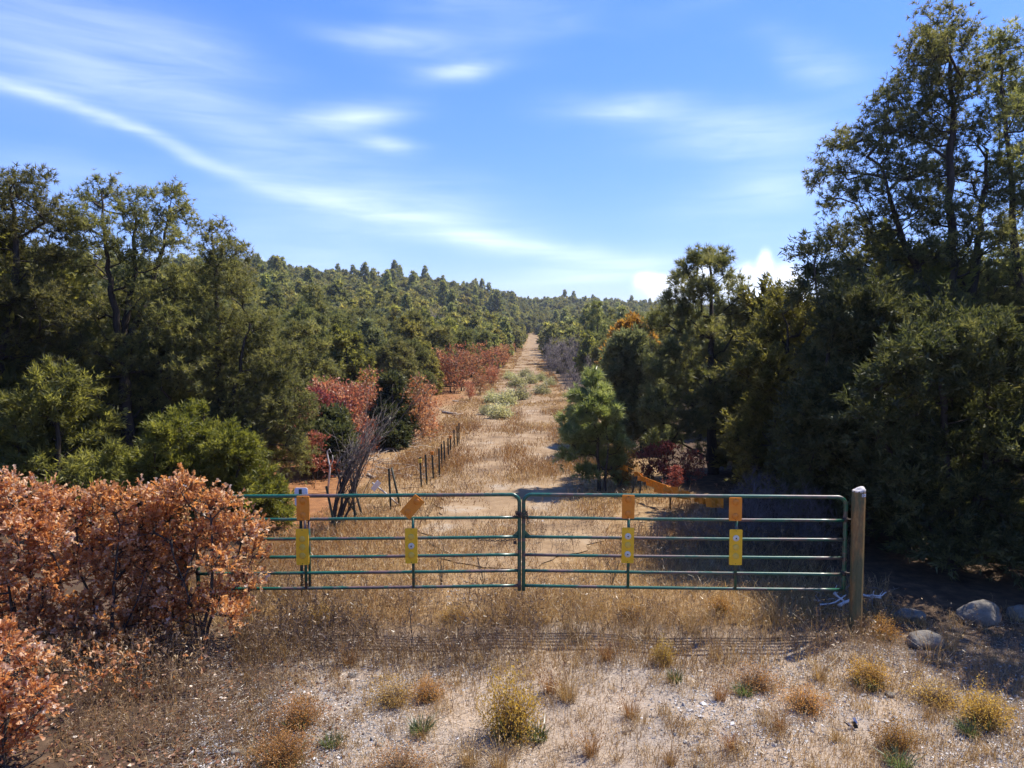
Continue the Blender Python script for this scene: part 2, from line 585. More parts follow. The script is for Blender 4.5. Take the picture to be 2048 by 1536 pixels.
def leaf_mat(name, stops, trans=0.4, gloss=0.06, rough=0.35, tboost=(1.5, 1.45, .9), objvar=0.25):
    m, N, L = new_mat(name)
    out = N.new('ShaderNodeOutputMaterial')
    a = N.new('ShaderNodeAttribute'); a.attribute_name = 'tint'
    r = ramp(N, stops); L.new(a.outputs['Fac'], r.inputs[0])
    oi = N.new('ShaderNodeObjectInfo')
    mr = N.new('ShaderNodeMapRange'); L.new(oi.outputs['Random'], mr.inputs[0])
    mr.inputs['To Min'].default_value = 1 - objvar; mr.inputs['To Max'].default_value = 1 + objvar
    hs = N.new('ShaderNodeHueSaturation')
    L.new(mr.outputs[0], hs.inputs['Value']); L.new(r.outputs[0], hs.inputs['Color'])
    mr2 = N.new('ShaderNodeMapRange'); 
    mth = N.new('ShaderNodeMath'); mth.operation = 'FRACT'
    mm = N.new('ShaderNodeMath'); mm.operation = 'MULTIPLY'; mm.inputs[1].default_value = 7.31
    L.new(oi.outputs['Random'], mm.inputs[0]); L.new(mm.outputs[0], mth.inputs[0]); L.new(mth.outputs[0], mr2.inputs[0])
    mr2.inputs['To Min'].default_value = 0.5 - objvar * 0.07; mr2.inputs['To Max'].default_value = 0.5 + objvar * 0.07
    L.new(mr2.outputs[0], hs.inputs['Hue'])
    df = N.new('ShaderNodeBsdfDiffuse'); L.new(hs.outputs[0], df.inputs['Color'])
    tb = N.new('ShaderNodeMix'); tb.data_type = 'RGBA'; tb.blend_type = 'MULTIPLY'; tb.inputs[0].default_value = 1
    L.new(hs.outputs[0], tb.inputs[6]); tb.inputs[7].default_value = (*tboost, 1)
    tr = N.new('ShaderNodeBsdfTranslucent'); L.new(tb.outputs[2], tr.inputs['Color'])
    mx = N.new('ShaderNodeMixShader'); mx.inputs[0].default_value = trans
    L.new(df.outputs[0], mx.inputs[1]); L.new(tr.outputs[0], mx.inputs[2])
    gl = N.new('ShaderNodeBsdfGlossy'); gl.inputs['Roughness'].default_value = rough
    mx2 = N.new('ShaderNodeMixShader')
    if gloss > 0.09:
        fz = N.new('ShaderNodeFresnel'); fz.inputs['IOR'].default_value = 1.45
        mu = N.new('ShaderNodeMath'); mu.operation = 'MULTIPLY_ADD'; mu.inputs[1].default_value = 0.6; mu.inputs[2].default_value = gloss * 0.3
        L.new(fz.outputs[0], mu.inputs[0]); L.new(mu.outputs[0], mx2.inputs[0])
    else:
        mx2.inputs[0].default_value = gloss
    L.new(mx.outputs[0], mx2.inputs[1]); L.new(gl.outputs[0], mx2.inputs[2])
    L.new(mx2.outputs[0], out.inputs[0])
    return m

def noise_mat(name, stops, scale=8.0, detail=6, rough=0.85, bump=0.3, bscale=40, metallic=0.0, stretch=(1, 1, 1), spec=0.3, coord='Object'):
    m, N, L = new_mat(name)
    out = N.new('ShaderNodeOutputMaterial'); b = N.new('ShaderNodeBsdfPrincipled')
    tc = N.new('ShaderNodeTexCoord'); mp = N.new('ShaderNodeMapping'); mp.inputs['Scale'].default_value = stretch
    L.new(tc.outputs[coord], mp.inputs[0])
    nz = N.new('ShaderNodeTexNoise'); nz.inputs['Scale'].default_value = scale; nz.inputs['Detail'].default_value = detail
    nz.inputs['Roughness'].default_value = 0.65
    L.new(mp.outputs[0], nz.inputs['Vector'])
    r = ramp(N, stops); L.new(nz.outputs['Fac'], r.inputs[0]); L.new(r.outputs[0], b.inputs['Base Color'])
    b.inputs['Roughness'].default_value = rough; b.inputs['Metallic'].default_value = metallic
    b.inputs['Specular IOR Level'].default_value = spec
    if bump:
        n2 = N.new('ShaderNodeTexNoise'); n2.inputs['Scale'].default_value = bscale; n2.inputs['Detail'].default_value = 5
        L.new(mp.outputs[0], n2.inputs['Vector'])
        bp = N.new('ShaderNodeBump'); bp.inputs['Strength'].default_value = bump; bp.inputs['Distance'].default_value = 0.02
        L.new(n2.outputs['Fac'], bp.inputs['Height']); L.new(bp.outputs[0], b.inputs['Normal'])
    L.new(b.outputs[0], out.inputs[0])
    return m

MT = {}
MT['pinyon'] = leaf_mat('pinyon_needles', [(0, (.072, .080, .034)), (.5, (.150, .152, .058)), (1, (.25, .235, .095))], .56, .02, .5)
MT['juniper'] = leaf_mat('juniper_sprays', [(0, (.090, .088, .028)), (.5, (.175, .165, .048)), (1, (.27, .245, .080))], .56, .02, .5)
MT['juniper_bright'] = leaf_mat('bright_juniper_sprays', [(0, (.085, .095, .016)), (.5, (.175, .180, .034)), (1, (.28, .27, .060))], .52, .02, .5)
MT['juniper_dark'] = leaf_mat('dark_juniper_sprays', [(0, (.034, .042, .019)), (.5, (.070, .080, .032)), (1, (.13, .130, .050))], .38, .02, .5)
MT['juniper_grey'] = leaf_mat('grey_juniper_sprays', [(0, (.080, .092, .050)), (.5, (.145, .158, .080)), (1, (.21, .215, .11))], .46, .02, .5)
MT['juniper_orange'] = leaf_mat('browned_juniper_sprays', [(0, (.15, .085, .018)), (.5, (.27, .15, .032)), (1, (.34, .21, .05))], .5, .02, .5)
MT['ponderosa'] = leaf_mat('ponderosa_needles', [(0, (.090, .108, .040)), (.5, (.185, .200, .070)), (1, (.32, .31, .125))], .57, .05, .45)
MT['young'] = leaf_mat('young_pine_needles', [(0, (.115, .135, .046)), (.5, (.23, .250, .085)), (1, (.40, .40, .19))], .58, .06, .4)
MT['oak'] = leaf_mat('dry_oak_leaves', [(0, (.27, .105, .042)), (.35, (.50, .22, .080)), (.62, (.62, .33, .145)), (.82, (.70, .49, .32)), (1, (.76, .64, .52))], .60, .03, .5, (1.25, 1.10, .8), 0.1)
MT['oak_red'] = leaf_mat('red_oak_leaves', [(0, (.22, .080, .044)), (.5, (.39, .165, .085)), (.85, (.51, .27, .145)), (1, (.57, .37, .22))], .48, .03, .45, (1.3, 1.05, .8), .2)
MT['oak_crimson'] = leaf_mat('crimson_oak_leaves', [(0, (.14, .042, .034)), (.5, (.29, .09, .065)), (1, (.44, .19, .12))], .45, .03, .45, (1.35, 1.0, .9), .2)
MT['oak_gold'] = leaf_mat('golden_oak_leaves', [(0, (.20, .12, .025)), (.5, (.38, .23, .05)), (1, (.48, .33, .10))], .5, .03, .4)
MT['rabbit'] = leaf_mat('rabbitbrush_sprays', [(0, (.20, .205, .12)), (.5, (.36, .35, .21)), (1, (.54, .51, .33))], .4, .03, .5)
MT['snake'] = leaf_mat('golden_snakeweed_heads', [(0, (.26, .12, .024)), (.5, (.44, .245, .052)), (1, (.56, .37, .12))], .4, .03, .5)
MT['green'] = leaf_mat('green_weed_blades', [(0, (.050, .072, .030)), (.5, (.10, .135, .055)), (1, (.18, .21, .095))], .4, .04)
MT['straw'] = leaf_mat('straw_blades', [(0, (.17, .098, .038)), (.35, (.30, .185, .072)), (.7, (.42, .285, .120)), (1, (.55, .43, .24))], .40, .05, .4, (1.2, 1.1, .85), 0)
MT['rust'] = leaf_mat('rusty_grass_blades', [(0, (.15, .070, .028)), (.5, (.28, .145, .055)), (1, (.40, .25, .11))], .40, .05, .4, (1.2, 1.05, .8), .12)
MT['weed'] = leaf_mat('dry_weed_stems', [(0, (.095, .062, .040)), (.4, (.18, .118, .070)), (.75, (.30, .20, .105)), (1, (.44, .32, .17))], .36, .04, .4, (1.2, 1.1, .9), 0)
MT['litter'] = leaf_mat('bleached_straw', [(0, (.22, .17, .12)), (.5, (.40, .33, .25)), (1, (.60, .54, .45))], .2, .05, .4, (1, 1, 1), 0)
MT['duff'] = leaf_mat('fallen_leaves', [(0, (.10, .04, .018)), (.5, (.22, .10, .045)), (1, (.36, .20, .10))], .2, .05, .4, (1, 1, 1), 0)
MT['bark'] = noise_mat('pine_bark', [(.25, (.022, .017, .013)), (.6, (.062, .048, .038)), (.8, (.11, .09, .072))], 9, 6, .95, .8, 22, stretch=(1, 1, .35))
MT['oakbark'] = noise_mat('oak_bark', [(.3, (.030, .024, .020)), (.7, (.085, .070, .058))], 14, 5, .95, .5, 40)
MT['greytwig'] = noise_mat('grey_bare_twigs', [(.3, (.085, .070, .066)), (.7, (.20, .165, .155))], 6, 4, .9, .2)
MT['deadwood'] = noise_mat('dead_grey_wood', [(.3, (.075, .060, .050)), (.7, (.20, .17, .145))], 8, 5, .9, .4, stretch=(1, 1, .3))
MT['bleached'] = noise_mat('bleached_wood', [(.25, (.30, .27, .24)), (.7, (.62, .59, .56))], 10, 5, .85, .4)
MT['paleog'] = noise_mat('pale_log_wood', [(.25, (.22, .17, .12)), (.7, (.46, .38, .30))], 7, 5, .9, .5)
MT['rock'] = noise_mat('granite', [(.25, (.085, .076, .062)), (.5, (.17, .152, .125)), (.75, (.26, .235, .20))], 5, 9, .9, .7, 24)

# ------------------------------------------------------------------ ground
def clear_left(x, y):      # open rusty strip between the fence and the trees
    return (x > -0.36 * y) & (x < 0) & (y > 13) & (y < 47)

def build_ground():
    ang = np.concatenate([np.linspace(-62, 62, 270), np.linspace(62, 298, 70)[1:-1]])
    ang = np.radians(ang)
    rr = np.concatenate([[1.0], np.geomspace(2.0, 600, 210), np.geomspace(600, 4500, 22)[1:]])
    na, nr = len(ang), len(rr)
    X = np.sin(ang)[None] * rr[:, None]; Y = np.cos(ang)[None] * rr[:, None]
    Z = terr(X, Y)
    V = np.stack([X, Y, Z], -1).reshape(-1, 3)
    idx = np.arange(na * nr).reshape(nr, na)
    a = idx[:-1]; b = np.roll(idx, -1, 1)[:-1]; c = np.roll(idx, -1, 1)[1:]; d = idx[1:]
    Fc = np.concatenate([np.stack([a, c, b], -1).reshape(-1, 3), np.stack([a, d, c], -1).reshape(-1, 3)])
    V = np.concatenate([V, [[0, 0, float(terr(0, .001))]]]); cidx = na * nr
    k = np.arange(na)
    Fc = np.concatenate([Fc, np.stack([np.full(na, cidx), k, np.roll(k, -1)], -1)])
    mb = MB(); mb.add(V, Fc)
    x, y = V[:, 0], V[:, 1]
    off = np.abs(x - path_x(y))
    wob = 0.9 * np.sin(x * .9 + y * .35) + 0.5 * np.sin(y * 1.1 - x * .5)
    meadow = (1 - sstep(off + wob * .6, 3.6, 5.2)) * sstep(y, 9.2, 10.8) * (1 - sstep(y, 285, 310))
    rust = sstep(x, -0.40 * y - 1, -0.32 * y) * (1 - sstep(x, -2.8, -1.6)) * sstep(y, 12, 15) * (1 - sstep(y, 70, 90))
    road = (1 - sstep(y + wob * .25, 9.0, 10.2)) * (1 - sstep(np.abs(x + 0.8 + wob * .2), 9, 12))
    road = road * sstep(x + wob * .25 + 0.5 * (y - 7.2), -2.7, -1.5) * (1 - .75 * sstep(x + wob * .2, 4.6, 6.0))
    zone = np.clip(meadow * 0.55 + 0, 0, 1)
    m, N, L = new_mat('ground_soil')
    out = N.new('ShaderNodeOutputMaterial'); bs = N.new('ShaderNodeBsdfPrincipled')
    bs.inputs['Roughness'].default_value = 0.95; bs.inputs['Specular IOR Level'].default_value = 0.15
    geo = N.new('ShaderNodeNewGeometry')
    def nz(scale, detail=6, rough=.6):
        n = N.new('ShaderNodeTexNoise'); n.inputs['Scale'].default_value = scale; n.inputs['Detail'].default_value = detail
        n.inputs['Roughness'].default_value = rough
        L.new(geo.outputs['Position'], n.inputs['Vector']); return n.outputs['Fac']
    def attr(nm):
        n = N.new('ShaderNodeAttribute'); n.attribute_name = nm; return n.outputs['Fac']
    def mix(f, a, b):
        n = N.new('ShaderNodeMix'); n.data_type = 'RGBA'
        L.new(f, n.inputs[0])
        for s, v in ((6, a), (7, b)):
            if isinstance(v, tuple): n.inputs[s].default_value = (*v, 1)
            else: L.new(v, n.inputs[s])
        return n.outputs[2]
    n_f, n_m, n_l = nz(38, 8, .7), nz(4.5, 6), nz(.9, 5)
    rf = ramp(N, [(.30, (.040, .026, .017)), (.55, (.085, .055, .034)), (.75, (.16, .105, .062))]); L.new(n_m, rf.inputs[0])
    rr_ = ramp(N, [(.32, (.075, .062, .052)), (.44, (.22, .185, .15)), (.56, (.37, .305, .24)), (.78, (.50, .43, .35))]); L.new(n_f, rr_.inputs[0])
    rr2 = ramp(N, [(.35, (.24, .20, .165)), (.6, (.40, .29, .185))]); L.new(n_l, rr2.inputs[0])
    rd = N.new('ShaderNodeMix'); rd.data_type = 'RGBA'; rd.inputs[0].default_value = .45
    L.new(rr_.outputs[0], rd.inputs[6]); L.new(rr2.outputs[0], rd.inputs[7])
    rm = ramp(N, [(.3, (.15, .092, .044)), (.5, (.25, .16, .075)), (.75, (.36, .26, .15))]); L.new(n_m, rm.inputs[0])
    ru = ramp(N, [(.3, (.13, .060, .028)), (.55, (.25, .115, .045)), (.8, (.36, .21, .10))]); L.new(n_m, ru.inputs[0])
    c = mix(attr('rust'), rf.outputs[0], ru.outputs[0])
    c = mix(attr('meadow'), c, rm.outputs[0])
    c = mix(attr('road'), c, rd.outputs[2])
    L.new(c, bs.inputs['Base Color'])
    bp = N.new('ShaderNodeBump'); bp.inputs['Strength'].default_value = .6; bp.inputs['Distance'].default_value = .03
    L.new(n_f, bp.inputs['Height']); L.new(bp.outputs[0], bs.inputs['Normal'])
    L.new(bs.outputs[0], out.inputs[0])
    me = mb.mesh('ground', m, True)
    for nm, arr in (('meadow', meadow), ('rust', rust), ('road', road)):
        a_ = me.attributes.new(nm, 'FLOAT', 'POINT'); a_.data.foreach_set('value', arr.astype(np.float32))
    o = link('ground', me)
    tag(o, 'dry tan soil and forest floor spreading under the gate and trees', 'ground', kind='structure')
build_ground()

def build_track():
    mb = MB(); ys = np.geomspace(12.5, 292, 260); nx = 15
    rng = np.random.default_rng(3)
    jl = np.convolve(rng.normal(size=300), np.ones(9) / 9, 'same')[:260] * 0.7
    jr = np.convolve(rng.normal(size=300), np.ones(9) / 9, 'same')[:260] * 0.7
    xc = path_x(ys); w = path_w(ys) * .80 * np.clip((ys - 12.3) / 3, .05, 1) ** .5
    t = np.linspace(0, 1, nx)
    X = (xc - w + jl)[:, None] * (1 - t) + (xc + w + jr)[:, None] * t
    Y = np.repeat(ys[:, None], nx, 1)
    Z = terr(X, Y) + 0.012 + 0.0006 * Y
    V = np.stack([X, Y, Z], -1).reshape(-1, 3)
    idx = np.arange(len(V)).reshape(len(ys), nx)
    a, b, c, d = idx[:-1, :-1], idx[:-1, 1:], idx[1:, 1:], idx[1:, :-1]
    mb.add(V, np.concatenate([np.stack([a, b, c], -1).reshape(-1, 3), np.stack([a, c, d], -1).reshape(-1, 3)]))
    m = noise_mat('track_gravel', [(.30, (.11, .072, .040)), (.43, (.20, .13, .066)), (.55, (.27, .185, .10)), (.66, (.30, .24, .17)), (.8, (.38, .31, .22))], .8, 10, .95, .6, 18, coord='Object')
    o = link('dirt_track', mb.mesh('dirt_track', m, True))
    tag(o, 'overgrown straight gravel track running away behind the gate', 'track', kind='structure')
build_track()

# ------------------------------------------------------------------ the gate
def paint_mat():
    m, N, L = new_mat('worn_green_paint')
    out = N.new('ShaderNodeOutputMaterial'); b = N.new('ShaderNodeBsdfPrincipled')
    tc = N.new('ShaderNodeTexCoord')
    def nz(sc, st, det=6):
        mp = N.new('ShaderNodeMapping'); mp.inputs['Scale'].default_value = st; L.new(tc.outputs['Object'], mp.inputs[0])
        n = N.new('ShaderNodeTexNoise'); n.inputs['Scale'].default_value = sc; n.inputs['Detail'].default_value = det; n.inputs['Roughness'].default_value = .65
        L.new(mp.outputs[0], n.inputs['Vector']); return n.outputs['Fac']
    n1 = nz(.9, (1, 1, 9)); n2 = nz(14, (1, 1, 1))
    g = ramp(N, [(.3, (.004, .060, .034)), (.7, (.008, .105, .058))]); L.new(n2, g.inputs[0])
    r = ramp(N, [(.3, (.060, .030, .024)), (.7, (.13, .080, .068))]); L.new(n2, r.inputs[0])
    ad = N.new('ShaderNodeMath'); ad.operation = 'MULTIPLY_ADD'; ad.inputs[1].default_value = .25; L.new(n2, ad.inputs[0]); L.new(n1, ad.inputs[2])
    mr = N.new('ShaderNodeMapRange'); mr.interpolation_type = 'SMOOTHSTEP'
    mr.inputs['From Min'].default_value = .60; mr.inputs['From Max'].default_value = .72; L.new(ad.outputs[0], mr.inputs[0])
    mx = N.new('ShaderNodeMix'); mx.data_type = 'RGBA'; L.new(mr.outputs[0], mx.inputs[0])
    L.new(g.outputs[0], mx.inputs[6]); L.new(r.outputs[0], mx.inputs[7])
    L.new(mx.outputs[2], b.inputs['Base Color'])
    ro = N.new('ShaderNodeMapRange'); ro.inputs['To Min'].default_value = .33; ro.inputs['To Max'].default_value = .48; L.new(mr.outputs[0], ro.inputs[0])
    L.new(ro.outputs[0], b.inputs['Roughness']); b.inputs['Specular IOR Level'].default_value = .65
    bp = N.new('ShaderNodeBump'); bp.inputs['Strength'].default_value = .15; bp.inputs['Distance'].default_value = .004; L.new(n2, bp.inputs['Height'])
    L.new(bp.outputs[0], b.inputs['Normal'])
    L.new(b.outputs[0], out.inputs[0]); return m
MT['paint'] = paint_mat()
MT['orange_plate'] = noise_mat('faded_orange_plate', [(.3, (.66, .20, .014)), (.7, (.76, .27, .028))], 9, 5, .55, .12, 60)
MT['orange_disc'] = noise_mat('orange_reflector', [(.3, (.58, .17, .012)), (.7, (.68, .24, .03))], 9, 4, .35, .1, 90)
MT['yellow_plate'] = noise_mat('faded_yellow_plate', [(.3, (.74, .40, .012)), (.7, (.84, .49, .028))], 9, 5, .55, .12, 60)
MT['yellow_disc'] = noise_mat('yellow_reflector', [(.3, (.58, .38, .05)), (.7, (.70, .47, .08))], 9, 4, .4, .1, 90)
MT['white_disc'] = noise_mat('broken_white_reflector', [(.3, (.50, .47, .36)), (.7, (.72, .68, .55))], 16, 5, .6, .2, 60)
MT['dark_metal'] = noise_mat('dark_rusty_steel', [(.3, (.022, .018, .016)), (.7, (.075, .055, .045))], 20, 5, .6, .3, 60, metallic=.3)
MT['black'] = noise_mat('black_screw', [(.3, (.01, .01, .01)), (.7, (.03, .03, .03))], 20, 2, .6, 0)
MT['white_sign'] = noise_mat('white_sign_sheet', [(.3, (.62, .64, .68)), (.7, (.80, .82, .85))], 5, 4, .5, .1)
MT['tpost'] = noise_mat('green_steel_post', [(.3, (.020, .030, .022)), (.6, (.040, .055, .036)), (.8, (.085, .075, .055))], 7, 5, .7, .2)
MT['tan_post'] = noise_mat('tan_steel_post', [(.3, (.030, .032, .022)), (.7, (.075, .07, .045))], 7, 5, .7, .2)

XC, YC = at(1043, 1000, 9.90)[0], 9.90
RE = at(1692, 1000, 9.73)[:2]; LE = at(392, 1000, 9.76)[:2]
VBAR = [989, 1035, 1073.5, 1109.5, 1141, 1171]
ZB = [at(1043, v, YC)[2] for v in VBAR]
ZBOT = at(1043, 1181, YC)[2]

def make_gate(name, inner, outer, label, seed, uprights, plates):
    inner = np.array([inner[0], inner[1], 0.]); outer = np.array([outer[0], outer[1], 0.])
    ax = outer - inner; Ln = np.linalg.norm(ax); ax /= Ln
    az = np.array([0, 0, 1.]); ay = np.cross(az, ax)
    if ay[1] > 0: ay = -ay                     # ay points to the camera side
    g = thing(name, tuple(np.array([outer[0], outer[1], gz(outer[0], outer[1])])), label, 'gate', 'green tube gates')
    def P(s, z, off=0.0): return inner + ax * s + az * z + ay * off
    R = .115
    rt, rb = .0265, .022
    path = [P(0, ZBOT)]
    path += [P(0, z) for z in np.linspace(ZBOT + .1, ZB[0] - R, 6)]
    path += [P(R - R * cos(t), ZB[0] - R + R * sin(t)) for t in np.linspace(.2, pi / 2, 8)]
    path += [P(s, ZB[0]) for s in np.linspace(R + .1, Ln - R - .1, 12)]
    path += [P(Ln - R + R * sin(t), ZB[0] - R + R * cos(t)) for t in np.linspace(0, pi / 2, 9)]
    path += [P(Ln, z) for z in np.linspace(ZB[0] - R - .1, ZBOT, 6)]
    mb = MB(); tube(mb, path, rt, 12); part('frame', mb, MT['paint'], g, True)
    rg = np.random.default_rng(seed)
    for k, z in enumerate(ZB[1:]):
        mb = MB()
        n = 15; sag = .006 * np.sin(np.linspace(0, pi, n)) + np.cumsum(rg.normal(0, .0008, n))
        tube(mb, [P(s, z - q) for s, q in zip(np.linspace(.015, Ln - .015, n), sag)], rb, 10)
        part('rail', mb, MT['paint'], g, True)
    for u, wide in uprights:
        s = (at(u, 1100, YC - .08)[0] - inner[0]) / ax[0]
        mb = MB()
        tube(mb, [P(s, ZB[1] + .005, .012), P(s, (ZB[1] + ZB[5]) / 2, .012), P(s, ZB[5] - .005, .012)], .0205, 8)
        part('upright', mb, MT['paint'], g, True)
        if wide:
            mb = MB(); tube(mb, [P(s + wide, ZB[1] + .0, -.02), P(s + wide, ZB[5], -.02)], .019, 8)
            part('upright', mb, MT['paint'], g, True)
    # gusset plates at the meeting stile
    mb = MB()
    z = ZB[2]
    V = [P(.026, z + .012), P(.105, z + .012), P(.026, z + .088)]
    V = [v + ay * .004 for v in V] + [v - ay * .004 for v in V]
    mb.add(V, [(0, 1, 2), (3, 5, 4), (0, 3, 4), (0, 4, 1), (1, 4, 5), (1, 5, 2), (2, 5, 3), (2, 3, 0)])
    part('gusset', mb, MT['paint'], g)
    # hinge straps at the outer stile
    for z in (ZB[1] + .015, ZB[4] + .02):
        mb = MB()
        tube(mb, [P(Ln - .03, z), P(Ln + .03, z), P(Ln + .10, z)], .011, 7)
        tube(mb, [P(Ln, z - .03), P(Ln, z + .03)], .034, 10)
        part('hinge', mb, MT['dark_metal'], g, True)
    # marker plates
    for (u, v, hw, hh, kind, rot, discs) in plates:
        s = (at(u, v, YC - .09)[0] - inner[0]) / ax[0]
        c = P(s, at(u, v, YC - .09)[2], .048)
        fx = np.array([1.0, 0, 0]); fx = fx - ay * np.dot(fx, ay); fx /= np.linalg.norm(fx)
        bx = fx * cos(rot) - az * sin(rot); bz = fx * sin(rot) + az * cos(rot)
        mb = MB(); box(mb, c, bx, ay, bz, hw, .007, hh, bevel=.010)
        pl = part('marker_plate', mb, MT['orange_plate' if kind == 'o' else 'yellow_plate'], g)
        pl['label'] = 'orange rectangular marker plate with round reflectors' if kind == 'o' else 'tall yellow marker plate with three round reflectors'
        for dz, dk in discs:
            mb = MB()
            mt = {'o': 'orange_disc', 'y': 'yellow_disc', 'w': 'white_disc'}[dk]
            cc = c + bz * dz + ay * .006
            disc(mb, cc, ay, .044, .012, 20, 0, .005)
            d_ = link('reflector', mb.mesh('reflector', MT[mt], True, np.array(g.location)), pl)
            if dk == 'w':
                m2 = MB(); disc(m2, cc + ay * .0165, ay, .011, .003, 8); 
                mm = link('reflector_screw', m2.mesh('reflector_screw', MT['black'], False, np.array(g.location)), pl)
        for dz in (hh - .018, -hh + .018):
            m2 = MB(); disc(m2, c + bz * dz + ay * .0065, ay, .006, .003, 7)
            link('screw', m2.mesh('screw', MT['black'], False, np.array(g.location)), pl)
    return g

OD = [(.098, 'o'), (-.098, 'o')]
make_gate('tube_gate', (XC + .030, YC), RE,
          'green six-rail tube gate leaf hung on the tall rusty post', 5,
          [(1257, 0), (1470, 0)],
          [(1256.5, 1013, .087, .165, 'o', 0.01, OD), (1255.5, 1090, .085, .252, 'y', 0.01, [(.13, 'w'), (.005, 'y'), (-.125, 'w')]),
           (1468, 1016, .088, .163, 'o', 0.0, OD), (1468.5, 1091.5, .088, .252, 'y', 0.0, [(.13, 'w'), (0, 'y'), (-.125, 'y')])])
make_gate('tube_gate', (XC - .030, YC), LE,
          'green six-rail tube gate leaf with a tilted plate, ending in the rust-leaved oak', 8,
          [(612, -.045), (826, 0)],
          [(608, 1014.5, .088, .170, 'o', 0.0, OD), (607, 1091.5, .088, .256, 'y', 0.0, [(.11, 'y'), (-.005, 'y'), (-.125, 'y')]),
           (824.5, 1013.5, .088, .163, 'o', radians(41), OD), (822.5, 1091.5, .086, .250, 'y', 0.0, [(.13, 'y'), (.0, 'w'), (-.13, 'y')])])

def gate_chain():
    def torus(mb, c, d, up_, a=.021, b=.013, r=.0042):
        d = d / np.linalg.norm(d); s = np.cross(d, up_); s /= np.linalg.norm(s)
        t = np.linspace(0, 2 * pi, 11)[:-1]
        pts = [c + d * a * cos(q) + s * b * sin(q) for q in t]; pts.append(pts[0])
        tube(mb, pts, r, 5, cap=False)
    def chain(mb, pts, step=.032):
        P = np.array(pts); seg = np.linalg.norm(np.diff(P, axis=0), axis=1); cs = np.concatenate([[0], np.cumsum(seg)])
        n = int(cs[-1] / step)
        for i in range(n):
            q = [np.interp(i * step, cs, P[:, k]) for k in range(3)]; q2 = [np.interp(i * step + .01, cs, P[:, k]) for k in range(3)]
            d = np.array(q2) - np.array(q)
            torus(mb, np.array(q), d, np.array([0, 1, .1]) if i % 2 else np.array([.1, .1, 1]))
    rg = np.random.default_rng(4)
    mb = MB(); z = ZB[1]
    loops = []
    for k in range(3):
        t = np.linspace(0, 2 * pi, 24)
        zz = z + .015 + .028 * k
        loops.append(np.stack([XC + .078 * np.cos(t), YC + .055 * np.sin(t), zz + .014 * np.sin(t * 2 + k)], 1))
    for l in loops: chain(mb, l)
    chain(mb, [(XC + .06, YC - .06, z + .10), (XC + .085, YC - .07, z + .04), (XC + .09, YC - .07, z - .05), (XC + .085, YC - .065, z - .09)])
    chain(mb, [(XC - .06, YC - .06, z + .06), (XC - .10, YC - .065, z + .03), (XC - .115, YC - .06, z - .005)])
    o = link('chain', mb.mesh('chain', MT['dark_metal'], True, (XC, YC, z)), None, (XC, YC, z))
    tag(o, 'dark steel chain wrapped round the meeting stiles of both gate leaves', 'chain')
    mb = MB(); z3 = ZB[2] - .045
    x0 = at(955, 1078, YC)[0]
    t = np.linspace(0, 1, 20)
    chain(mb, np.stack([x0 + (XC - .05 - x0) * t, np.full(20, YC - .05), z3 + .012 + .02 * (2 * t - 1) ** 2 - .02 * 1 + 0.012], 1), .036)
    o = link('chain', mb.mesh('chain', MT['dark_metal'], True, (x0, YC, z3)), None, (x0, YC, z3))
    tag(o, 'thin loose chain slung under the third rail towards the padlock', 'chain')
    pc = np.array([at(1030, 1082, YC - .06)[0], YC - .07, at(1030, 1082, YC - .06)[2]])
    e = thing('padlock', tuple(pc), 'small grey padlock hanging where the two gate leaves meet', 'padlock')
    X, Yv, Z = np.eye(3)
    mb = MB(); box(mb, pc - Z * .02, X, Yv, Z, .024, .011, .021, bevel=.006); part('body', mb, MT['dark_metal'], e)
    mb = MB(); tube(mb, [pc + X * .015 * cos(q) + Z * (.004 + .026 * sin(q)) for q in np.linspace(0, pi, 9)], .0042, 6); part('shackle', mb, MT['dark_metal'], e, True)
gate_chain()

def post_mat():
    m, N, L = new_mat('rusty_painted_post')
    out = N.new('ShaderNodeOutputMaterial'); b = N.new('ShaderNodeBsdfPrincipled')
    tc = N.new('ShaderNodeTexCoord'); mp = N.new('ShaderNodeMapping'); mp.inputs['Scale'].default_value = (4, 4, 1.1)
    L.new(tc.outputs['Object'], mp.inputs[0])
    def nz(sc, det):
        n = N.new('ShaderNodeTexNoise'); n.inputs['Scale'].default_value = sc; n.inputs['Detail'].default_value = det
        n.inputs['Roughness'].default_value = .7; L.new(mp.outputs[0], n.inputs[0]); return n.outputs['Fac']
    a, c = nz(1.3, 5), nz(9, 6)
    g = ramp(N, [(.3, (.055, .060, .026)), (.7, (.11, .105, .040))]); L.new(c, g.inputs[0])
    r = ramp(N, [(.25, (.11, .050, .018)), (.5, (.23, .125, .036)), (.75, (.32, .21, .075))]); L.new(c, r.inputs[0])
    mr = N.new('ShaderNodeMapRange'); mr.inputs['From Min'].default_value = .42; mr.inputs['From Max'].default_value = .56; L.new(a, mr.inputs[0])
    mx = N.new('ShaderNodeMix'); mx.data_type = 'RGBA'; L.new(mr.outputs[0], mx.inputs[0]); L.new(g.outputs[0], mx.inputs[6]); L.new(r.outputs[0], mx.inputs[7])
    L.new(mx.outputs[2], b.inputs['Base Color']); b.inputs['Roughness'].default_value = .62
    bp = N.new('ShaderNodeBump'); bp.inputs['Strength'].default_value = .5; bp.inputs['Distance'].default_value = .01; L.new(c, bp.inputs['Height']); L.new(bp.outputs[0], b.inputs['Normal'])
    L.new(b.outputs[0], out.inputs[0]); return m
MT['post'] = post_mat()

